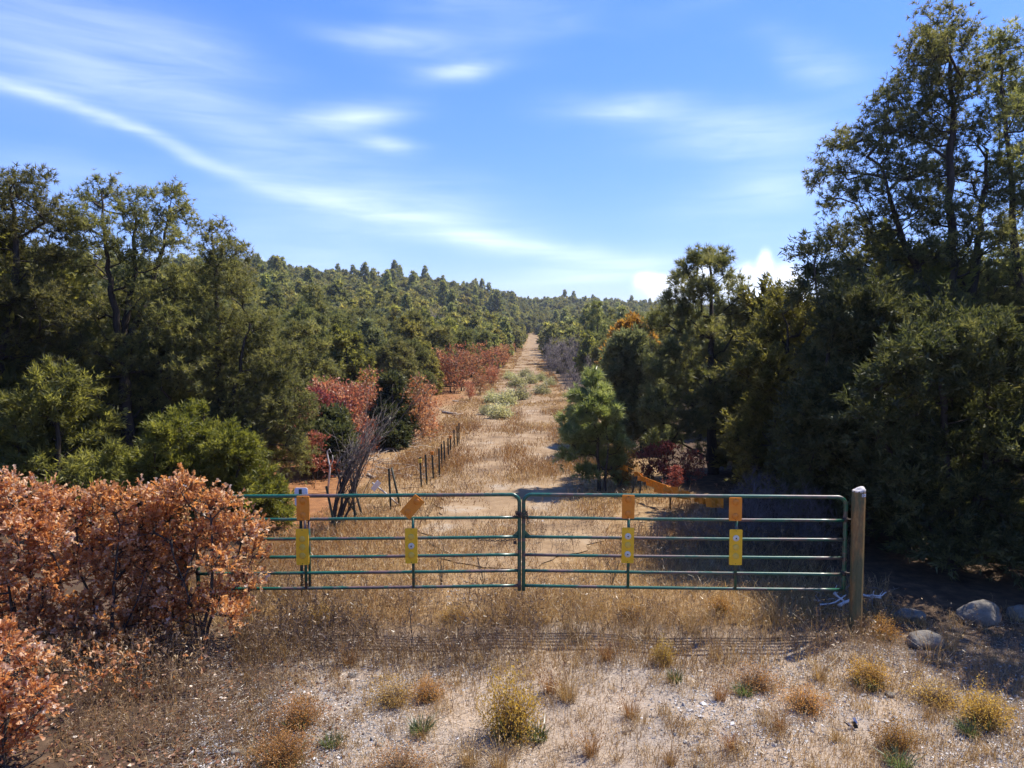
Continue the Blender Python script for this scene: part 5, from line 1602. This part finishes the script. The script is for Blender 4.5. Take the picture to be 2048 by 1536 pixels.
meadow(); weeds(); gravel()
for (u, v, w, h, l) in [(1958, 1240, 46, 40, 'large rounded grey boulder, biggest of the boulders beyond the gate post'), (1822, 1236, 36, 17, 'low flat boulder nearest the rusty gate post'),
                        (2046, 1236, 34, 28, 'grey boulder half out of sight past the largest one'), (1850, 1290, 44, 26, 'low shaded rock hidden in weeds in front of the largest boulder')]:
    q = onground(u, v); s = q[1] / F
    rock('boulder', q, (w * s * .92, w * s * .7, h * s * .80), int(u), l, 'boulder', 26, 18, 'boulders at the shaded edge')

# ------------------------------------------------------------------ single clumps one can count
def blade_mesh(name, n, h, r, w, lean, mat, seed, head=False):
    rng = np.random.default_rng(seed); mb = MB()
    a = rng.uniform(0, 2 * pi, n); rr = r * rng.uniform(0, 1, n) ** .6
    x, y = rr * np.cos(a), rr * np.sin(a)
    hh = rng.uniform(*h, n)
    B = np.stack([x, y, np.full(n, -.01)], 1)
    out = np.stack([np.cos(a), np.sin(a), np.zeros(n)], 1) + rng.normal(size=(n, 3)) * .45; out[:, 2] = 0
    le = rng.uniform(*lean, n)[:, None]; sd = np.cross(out, [0, 0, 1.]) + rng.normal(size=(n, 3)) * .5; sd /= np.linalg.norm(sd, axis=1, keepdims=True)
    Z = np.array([0, 0, 1.]); H_ = hh[:, None]
    M1 = B + Z * H_ * .5 + out * H_ * le * .3; Tp = B + Z * H_ * (1 - .3 * le) + out * H_ * le
    ww = rng.uniform(*w, n)[:, None]
    V = np.stack([B - sd * ww, B + sd * ww, M1 - sd * ww * .8, M1 + sd * ww * .8, Tp], 1)
    tf = np.array([(0, 1, 3), (0, 3, 2), (2, 3, 4)])
    mb.add(V.reshape(-1, 3), (tf[None] + (np.arange(n) * 5)[:, None, None]).reshape(-1, 3), 0, np.repeat(np.clip(rng.normal(.5, .25, n), 0, 1), 5))
    if head:
        k = rng.uniform(size=n) < .5
        put_leaves(mb, LEAF, Tp[k], (Tp - M1)[k], rng.uniform(.02, .04, k.sum()), np.clip(rng.normal(.7, .2, k.sum()), 0, 1), rng)
    return mb.mesh(name, MT[mat])

def dome_proto(name, R, H, seed, headmat, nstem, nhead, hs, stemmat='weed', green=0):
    rng = np.random.default_rng(seed)
    def pts(n, lo):
        d = rng.normal(size=(n, 3)); d[:, 2] = np.abs(d[:, 2]) + .25; d /= np.linalg.norm(d, axis=1, keepdims=True)
        lump = 1 + .20 * np.sin(d[:, 0] * 5 + seed) * np.cos(d[:, 1] * 4 + seed * 2) + .16 * np.sin(d[:, 1] * 11 + d[:, 2] * 7)
        return d * np.array([R, R, H]) * (lump * rng.uniform(lo, 1.05, n))[:, None]
    st = MB(); P = pts(nstem, .6); A = rng.normal(size=(nstem, 3)) * R * .16; A[:, 2] = -.01
    cones(st, A, P, .0022, rng, 0, rng.uniform(.2, .9, nstem))
    hd = MB(); P = pts(nhead, .45)
    D = P / np.linalg.norm(P, axis=1, keepdims=True) + rng.normal(size=P.shape) * .6
    put_leaves(hd, LEAF, P, D, rng.uniform(*hs, nhead), np.clip(.5 + .3 * (P[:, 2] / H - .6) + rng.normal(0, .22, nhead), 0, 1), rng)
    parts = [('stems', st.mesh('stems', MT[stemmat])), ('flower_heads', hd.mesh('flower_heads', MT[headmat]))]
    if green: parts.append(('green_shoots', blade_mesh('green_shoots', green, (.08, .24), R * .6, (.003, .006), (.1, .6), 'green', seed + 1)))
    return Proto(name, 'clump', parts)

SNK = [dome_proto('snakeweed_clump', (.27, .24, .31)[k], (.30, .32, .24)[k], 300 + k, 'snake', 420, (2600, 3400, 1700)[k], (.010, .019), green=(20, 60, 0)[k]) for k in range(3)]
RAB = [dome_proto('rabbitbrush', .9, 1.0, 310 + k, 'rabbit', 500, 1500, (.09, .17), 'rabbit') for k in range(2)]
TUF = [Proto('straw_tuft', 'tuft', [('blades', blade_mesh('blades', 190, (.14, .42), .09, (.0016, .0030), (.1, .75), m, 320 + k, True))]) for k, m in enumerate(('rust', 'straw', 'rust'))]
GRN = [Proto('green_tuft', 'tuft', [('blades', blade_mesh('blades', 150, (.08, .22), .10, (.003, .0065), (.2, .8), 'green', 330 + k))]) for k in range(2)]
TALL = [Proto('wispy_tuft', 'tuft', [('blades', blade_mesh('blades', 70, (.3, .75), .10, (.0016, .003), (.15, .7), 'straw', 340 + k, True))]) for k in range(2)]

def clump(pr, u, v, s, label, group=None, sz=None):
    q = onground(u, v); q[2] = gz(q[0], q[1])
    return pr.place(q, label, group, s, RS.uniform(0, 6.28), sz=sz)

for (u, v, s, k, sz, l) in [
    (598, 1450, 1.0, 0, 1, 'golden snakeweed clump on the gravel beside the leafy bank'), (566, 1530, 1.15, 1, 1, 'wide golden snakeweed clump at the road edge with a green tuft'),
    (785, 1405, 1.05, 2, 1.0, 'tawny snakeweed clump behind a green tuft'), (856, 1400, .8, 0, .8, 'small yellow-gold snakeweed clump touching the tawny one'),
    (1022, 1478, 1.25, 1, 2.0, 'tallest snakeweed clump, a dense dark-gold dome with green foot'), (1326, 1330, .62, 0, 1.0, 'small golden snakeweed behind a low green tuft on pale soil'),
    (1512, 1375, 1.05, 2, 1.0, 'golden snakeweed clump spreading over a green tuft'), (1612, 1420, .95, 0, .8, 'pale tawny snakeweed clump with wispy edges'),
    (1738, 1370, 1.05, 1, .95, 'golden snakeweed clump straight in front of the rusty post'), (1868, 1405, 1.05, 2, .9, 'olive-gold snakeweed clump at the border of the shade'),
    (1966, 1450, 1.05, 1, 1.1, 'shaded snakeweed clump furthest into the tree shadow'), (800, 1545, 1.1, 2, .8, 'golden clump cut by the road edge between two gravel patches'),
    (1790, 1500, .8, 0, 1.0, 'small golden clump over bright green shoots'), (1765, 1275, .85, 0, .9, 'rust-gold snakeweed clump at the foot of the rusty post'),
    (1260, 1235, .8, 2, .9, 'tawny clump under the rail between the two gate uprights'), (1440, 1230, .75, 1, .9, 'tawny clump close to the rail below the outer yellow plate'),
    (640, 1250, .8, 0, .9, 'golden clump under the gate beside the oak trunk'), (905, 1240, .8, 2, .8, 'low tawny clump under the gate by the thin stick')]:
    clump(SNK[k], u, v, s * 1.18, l, 'golden snakeweed clumps', sz * 1.1)
for (u, v, s, l) in [(840, 1465, 1.0, 'dark green grassy tuft with stiff blades beside the tawny clump'), (662, 1492, .85, 'dark green tuft beside the wide golden clump'),
                     (1350, 1362, .8, 'low green tuft on pale bare soil'), (1488, 1390, .85, 'green tuft under the spreading golden clump'), (1735, 1378, .9, 'green tuft at the foot of the clump before the post'),
                     (1800, 1535, 1.0, 'bright green shoots at the road edge'), (1076, 1478, 1.0, 'green tuft against the tallest golden dome'), (588, 1455, .7, 'small green tuft in front of the clump by the bank'),
                     (1940, 1470, .9, 'green tuft in the tree shadow')]:
    clump(GRN[RS.integers(2)], u, v, s, l, 'green tufts on the road')
tl = [(1136, 1400, 1.0, 1, 'tall rusty bunch grass standing past the tallest golden dome'), (1262, 1435, .75, 0, 'small round rusty bunch grass on open pale soil'), (1100, 1385, .8, 2, 'rusty grass tuft leaning against the tallest golden dome'),
      (700, 1330, .9, 0, 'rusty grass tuft at the edge of the weeds'), (1560, 1460, .7, 0, 'small brown grass tuft near a pale wispy clump'), (1215, 1320, .8, 2, 'rusty grass tuft on the bare soil behind the small round one'),
      (1640, 1360, .9, 1, 'straw grass tuft before the rusty post'), (1440, 1400, .7, 2, 'short brown grass tuft beside a green tuft'), (940, 1530, .8, 1, 'straw tuft at the road edge by a golden clump'),
      (1180, 1510, .8, 2, 'brown grass tuft on the gravel patch'), (1000, 1540, .9, 1, 'pale straw tuft arching over the tallest golden dome'), (1340, 1530, .6, 0, 'small rusty tuft on wide gravel'), (1460, 1500, .65, 2, 'lone brown tuft on pale ground')]
for (u, v, s, k, l) in tl: clump(TUF[k], u, v, s, l, 'bunch grass tufts on the road')
for (u, v, s) in [(1150, 1275, .9), (1080, 1250, .9), (1290, 1280, .8), (740, 1290, .8), (1160, 1215, 1.0), (1380, 1260, .8), (1560, 1250, .9), (1640, 1290, .8), (980, 1260, .8), (1020, 1215, .9), (870, 1300, .7), (1870, 1330, .9), (1900, 1300, .9)]:
    clump(TALL[RS.integers(2)], u, v, s, 'tall wispy straw grass among the weeds at the foot of the gate', 'wispy straw grass at the gate')
for (u, v, s) in [(1000, 838, 1.0), (1012, 812, 1.15), (985, 806, .9), (1040, 800, 1.1), (1034, 775, 1.25), (1062, 768, 1.2), (1084, 790, 1.05), (1050, 755, 1.2), (1082, 762, 1.0), (1100, 772, .9), (975, 830, .7), (1020, 760, 1.1)]:
    clump(RAB[RS.integers(2)], u, v, s * .80, 'pale sage-coloured rabbitbrush growing in the middle of the track', 'rabbitbrush on the track')

# ------------------------------------------------------------------ dead wood
def stick(mb, a, b, r0, r1, rng, bend=.06, n=6, sides=6):
    a = np.asarray(a, float); b = np.asarray(b, float); t = np.linspace(0, 1, n)[:, None]
    L_ = np.linalg.norm(b - a)
    P = a + (b - a) * t + rng.normal(size=3) * bend * L_ * np.sin(pi * t) + rng.normal(size=(n, 3)) * .012 * L_
    tube(mb, P, np.linspace(r0, r1, n), sides)
    return P

def dead_tree():
    rng = np.random.default_rng(400)
    b0 = onground(672, 1052); Y = b0[1]; base = np.array([b0[0], Y, gz(b0[0], Y)])
    e = thing('dead_tree', tuple(base), 'leaning dead tree with a bundle of grey bare branches behind the gate', 'dead tree')
    tr, br = MB(), MB()
    stems = []
    for (u, v, r) in ((700, 930, .055), (735, 900, .05), (672, 935, .04), (715, 960, .035)):
        stems.append(stick(tr, base + rng.normal(size=3) * [.05, .05, 0] - [0, 0, .1], at(u, v, Y + rng.uniform(-.2, .2)), r, r * .55, rng, .04))
    for i in range(75):
        s = stems[rng.integers(len(stems))]; p = s[rng.integers(2, len(s))]
        u = rng.normal(732, 30); v = 912 - (u - 690) * .75 + rng.normal(0, 24)
        q = at(u, v, Y + rng.normal(0, .35))
        P = stick(br, p, q, .010, .003, rng, .06, 5, 4)
        for k in range(3):
            w = P[rng.integers(2, 5)]; stick(br, w, w + (q - p) * .3 + rng.normal(size=3) * .14, .005, .002, rng, .05, 3, 3)
    part('trunk', tr, MT['bark'], e, True); part('branches', br, MT['deadwood'], e, True)
    # hooked bleached snag
    p = onground(655, 985); Y = p[1]; p[2] = gz(p[0], Y)
    mb = MB(); tube(mb, [p - [0, 0, .05], at(660, 935, Y), at(655, 912, Y), at(654, 903, Y), at(659, 898, Y), at(663, 906, Y)], [.03, .026, .022, .018, .014, .008], 6)
    tube(mb, [at(660, 935, Y), at(666, 920, Y), at(665, 910, Y)], [.02, .014, .008], 6)
    o = link('hooked_snag', mb.mesh('hooked_snag', MT['bleached'], True, p), None, tuple(p)); tag(o, 'bleached hooked snag in the dark gap beside the leaning dead tree', 'snag')
    p = onground(757, 985)
dead_tree()

def dead_wood():
    rng = np.random.default_rng(410)
    # white branches at the gate post
    lab = ['thick bleached branch lying behind the rusty gate post', 'forked bleached branch under the gate hinge end', 'bleached branch poking out past the rusty gate post', 'thin bleached stick lying flat below the lowest rail',
           'short bleached stick crossing the forked one', 'grey stick at the far tip of the bleached pile', 'slim bleached twig leaning on the pile', 'low grey stick under the bleached pile']
    for k, (u0, v0, u1, v1, r) in enumerate([(1676, 1212, 1716, 1188, .028), (1668, 1186, 1690, 1204, .024), (1712, 1188, 1762, 1196, .022), (1628, 1200, 1668, 1212, .018), (1640, 1208, 1690, 1190, .016), (1742, 1190, 1772, 1184, .016), (1736, 1206, 1748, 1182, .014), (1650, 1216, 1700, 1222, .016)]):
        Y = 10.3 + .12 * (k % 4)
        a, b = at(u0, v0, Y), at(u1, v1, Y + rng.uniform(-.2, .2))
        zc = gz(a[0], Y)
        c = (a + b) / 2; sh = np.array([0, 0, 0])
        mb = MB(); P = stick(mb, a, b, r, r * .5, rng, .05)
        for j in range(2): 
            w = P[rng.integers(1, 5)]; stick(mb, w, w + rng.normal(size=3) * [.12, .06, .06] + [0, 0, .02], r * .4, r * .15, rng, .04, 4, 5)
        o = link('dead_branch', mb.mesh('dead_branch', MT['bleached'], True, c), None, tuple(c)); tag(o, lab[k], 'branch', 'bleached branches at the gate post')
    # brush heap that carries them
    mb = MB()
    for i in range(90):
        u = rng.uniform(1630, 1790); Y = rng.uniform(10.1, 11.0); p = at(u, 1200, Y); z = gz(p[0], Y)
        a = np.array([p[0], Y, z + rng.uniform(.0, .3)]); b = a + rng.normal(size=3) * [.25, .2, .12]; b[2] = max(b[2], z + .02)
        stick(mb, a, b, .006, .002, rng, .08, 4, 4)
    p = at(1705, 1210, 10.5); p[2] = gz(p[0], p[1])
    o = link('brush_heap', mb.mesh('brush_heap', MT['deadwood'], True, p), None, tuple(p)); tag(o, 'low heap of thin grey brush under the bleached branches', 'brush heap')
    # logs and slash on the fence side
    logs = [(885, 826, 912, 829, .07, 'pale split log lying past the end of the fence'), (905, 832, 925, 829, .05, 'short pale log beside the split one'), (800, 893, 836, 897, .05, 'long grey log lying below the red oaks'),
            (770, 902, 800, 898, .045, 'dark half-burnt log below the red oaks'), (826, 905, 852, 900, .04, 'pale log end pointing to the fence row'), (812, 880, 822, 886, .06, 'small white stump of wood among the slash'),
            (905, 803, 935, 805, .05, 'weathered log across the orange ground'), (735, 950, 748, 958, .04, 'short pale stick of firewood near the toppled sign'), (700, 925, 745, 918, .04, 'grey fallen limb under the leaning dead tree')]
    for (u0, v0, u1, v1, r, l) in logs:
        a, b = onground(u0, v0), onground(u1, v1); a[2] = gz(a[0], a[1]) + r * .8; b[2] = gz(b[0], b[1]) + r * .8
        c = (a + b) / 2
        mb = MB(); stick(mb, a, b, r, r * .8, rng, .01, 5, 8)
        o = link('log', mb.mesh('log', MT['paleog'], True, c), None, tuple(c)); tag(o, l, 'log', 'logs on the fence side')
    mb = MB()
    for i in range(420):
        u, v = rng.uniform(660, 940), rng.uniform(815, 960)
        p = onground(u, v) if False else None
        Y = F * HC / (v - 680); x = (u - 1024) / F * Y
        if x > -.09 * Y - .3: continue
        z = gz(x, Y); a = np.array([x, Y, z + .02]); ang_ = rng.uniform(0, 6.28); l = rng.uniform(.2, .9)
        b = a + [l * cos(ang_), l * sin(ang_), rng.uniform(0, .18)]
        stick(mb, a, b, .016, .006, rng, .05, 3, 4)
    o = link('wood_slash', mb.mesh('wood_slash', MT['paleog'], True)); tag(o, 'pale broken sticks strewn over the orange ground by the fence', 'slash', kind='stuff')
    # thin stake and twigs before the gate
    q = onground(822, 1308); q[2] = gz(q[0], q[1]); t = at(818, 1216, q[1])
    mb = MB(); stick(mb, q - [0, 0, .05], t, .011, .007, rng, .02)
    o = link('thin_stick', mb.mesh('thin_stick', MT['oakbark'], True, q), None, tuple(q)); tag(o, 'thin dark stick standing upright in the weeds before the gate', 'stick')
    mb = MB(); c = onground(836, 1300); c[2] = gz(c[0], c[1])
    for (u0, v0, u1, v1) in ((762, 1293, 818, 1298), (818, 1298, 850, 1280), (834, 1270, 858, 1293), (832, 1304, 834, 1284), (836, 1284, 870, 1282)):
        stick(mb, at(u0, v0, c[1]), at(u1, v1, c[1] + .05), .008, .004, rng, .05)
    o = link('fallen_twig', mb.mesh('fallen_twig', MT['oakbark'], True, c), None, tuple(c)); tag(o, 'forked dark fallen twig lying beside the thin upright stick', 'twig')
    # bare weed stalks seen through the rails
    for k, (u, v, h, l) in enumerate([(882, 1172, 90, 'branching bare weed stalk behind the rails beside the tilted plate'), (968, 1172, 80, 'bare weed stalk behind the rails near the loose chain'), (1222, 1172, 80, 'thin bare weed stalk behind the rails beside an upright'), (850, 1040, 40, 'small bare sapling right of the tilted orange plate')]):
        q = onground(u, v); q[2] = gz(q[0], q[1]); mb = MB(); H_ = h * q[1] / F
        for i in range(4):
            P = stick(mb, q - [0, 0, .03], q + [rng.normal(0, .16), rng.normal(0, .1), H_ * rng.uniform(.7, 1)], .007, .003, rng, .08, 6, 4)
            for j in range(5):
                w = P[rng.integers(2, 6)]; stick(mb, w, w + rng.normal(size=3) * [.09, .06, .04] + [0, 0, .1], .003, .0012, rng, .05, 3, 3)
        o = link('weed_stalk', mb.mesh('weed_stalk', MT['oakbark'], True, q), None, tuple(q)); tag(o, l, 'weed stalk', 'bare weed stalks behind the rails')
    # scrap of litter
    q = onground(1712, 1456); q[2] = gz(q[0], q[1]); Y = q[1]
    e = thing('litter_scrap', tuple(q), 'torn black and white scrap of packaging on the gravel', 'litter')
    def strip(name, pts, w, mat):
        P = np.array([at(u, v, Y + dy) for u, v, dy in pts]); s = np.array([.6, -.5, .35]); s /= np.linalg.norm(s); n = len(P)
        V = np.concatenate([P - s * w, P + s * w]); Vb = V + [0, .003, -.002]
        Fc = []
        for i in range(n - 1): Fc += [(i, i + 1, n + i + 1), (i, n + i + 1, n + i)]
        Fc = np.array(Fc); mb = MB(); mb.add(np.concatenate([V, Vb]), np.concatenate([Fc, Fc[:, ::-1] + 2 * n])); part(name, mb, MT[mat], e)
    strip('white_flap', [(1708, 1435, .03), (1710, 1441, .02), (1713, 1447, 0)], .016, 'white_sign')
    strip('white_edge', [(1695, 1446, 0), (1700, 1451, -.02), (1704, 1455, -.03)], .012, 'white_sign')
    strip('black_side', [(1706, 1443, 0), (1710, 1450, -.02), (1713, 1457, -.03)], .022, 'black')
    strip('black_edge', [(1689, 1444, 0), (1694, 1448, -.03), (1699, 1453, -.04)], .009, 'black')
dead_wood()

# ------------------------------------------------------------------ thin haze over the whole place
def haze():
    m, N, L = new_mat('haze_air')
    out = N.new('ShaderNodeOutputMaterial'); v = N.new('ShaderNodeVolumePrincipled')
    v.inputs['Color'].default_value = (.80, .88, 1.0, 1); v.inputs['Density'].default_value = HAZE; v.inputs['Anisotropy'].default_value = .35
    L.new(v.outputs[0], out.inputs['Volume'])
    mb = MB(); X, Yv, Z = np.eye(3)
    box(mb, (0, 0, 26), X, Yv, Z, 4700, 4700, 32)
    o = link('haze', mb.mesh('haze', m)); tag(o, 'thin blue haze hanging over the distant hill', 'haze', kind='stuff')
HAZE = 0.00020
haze()
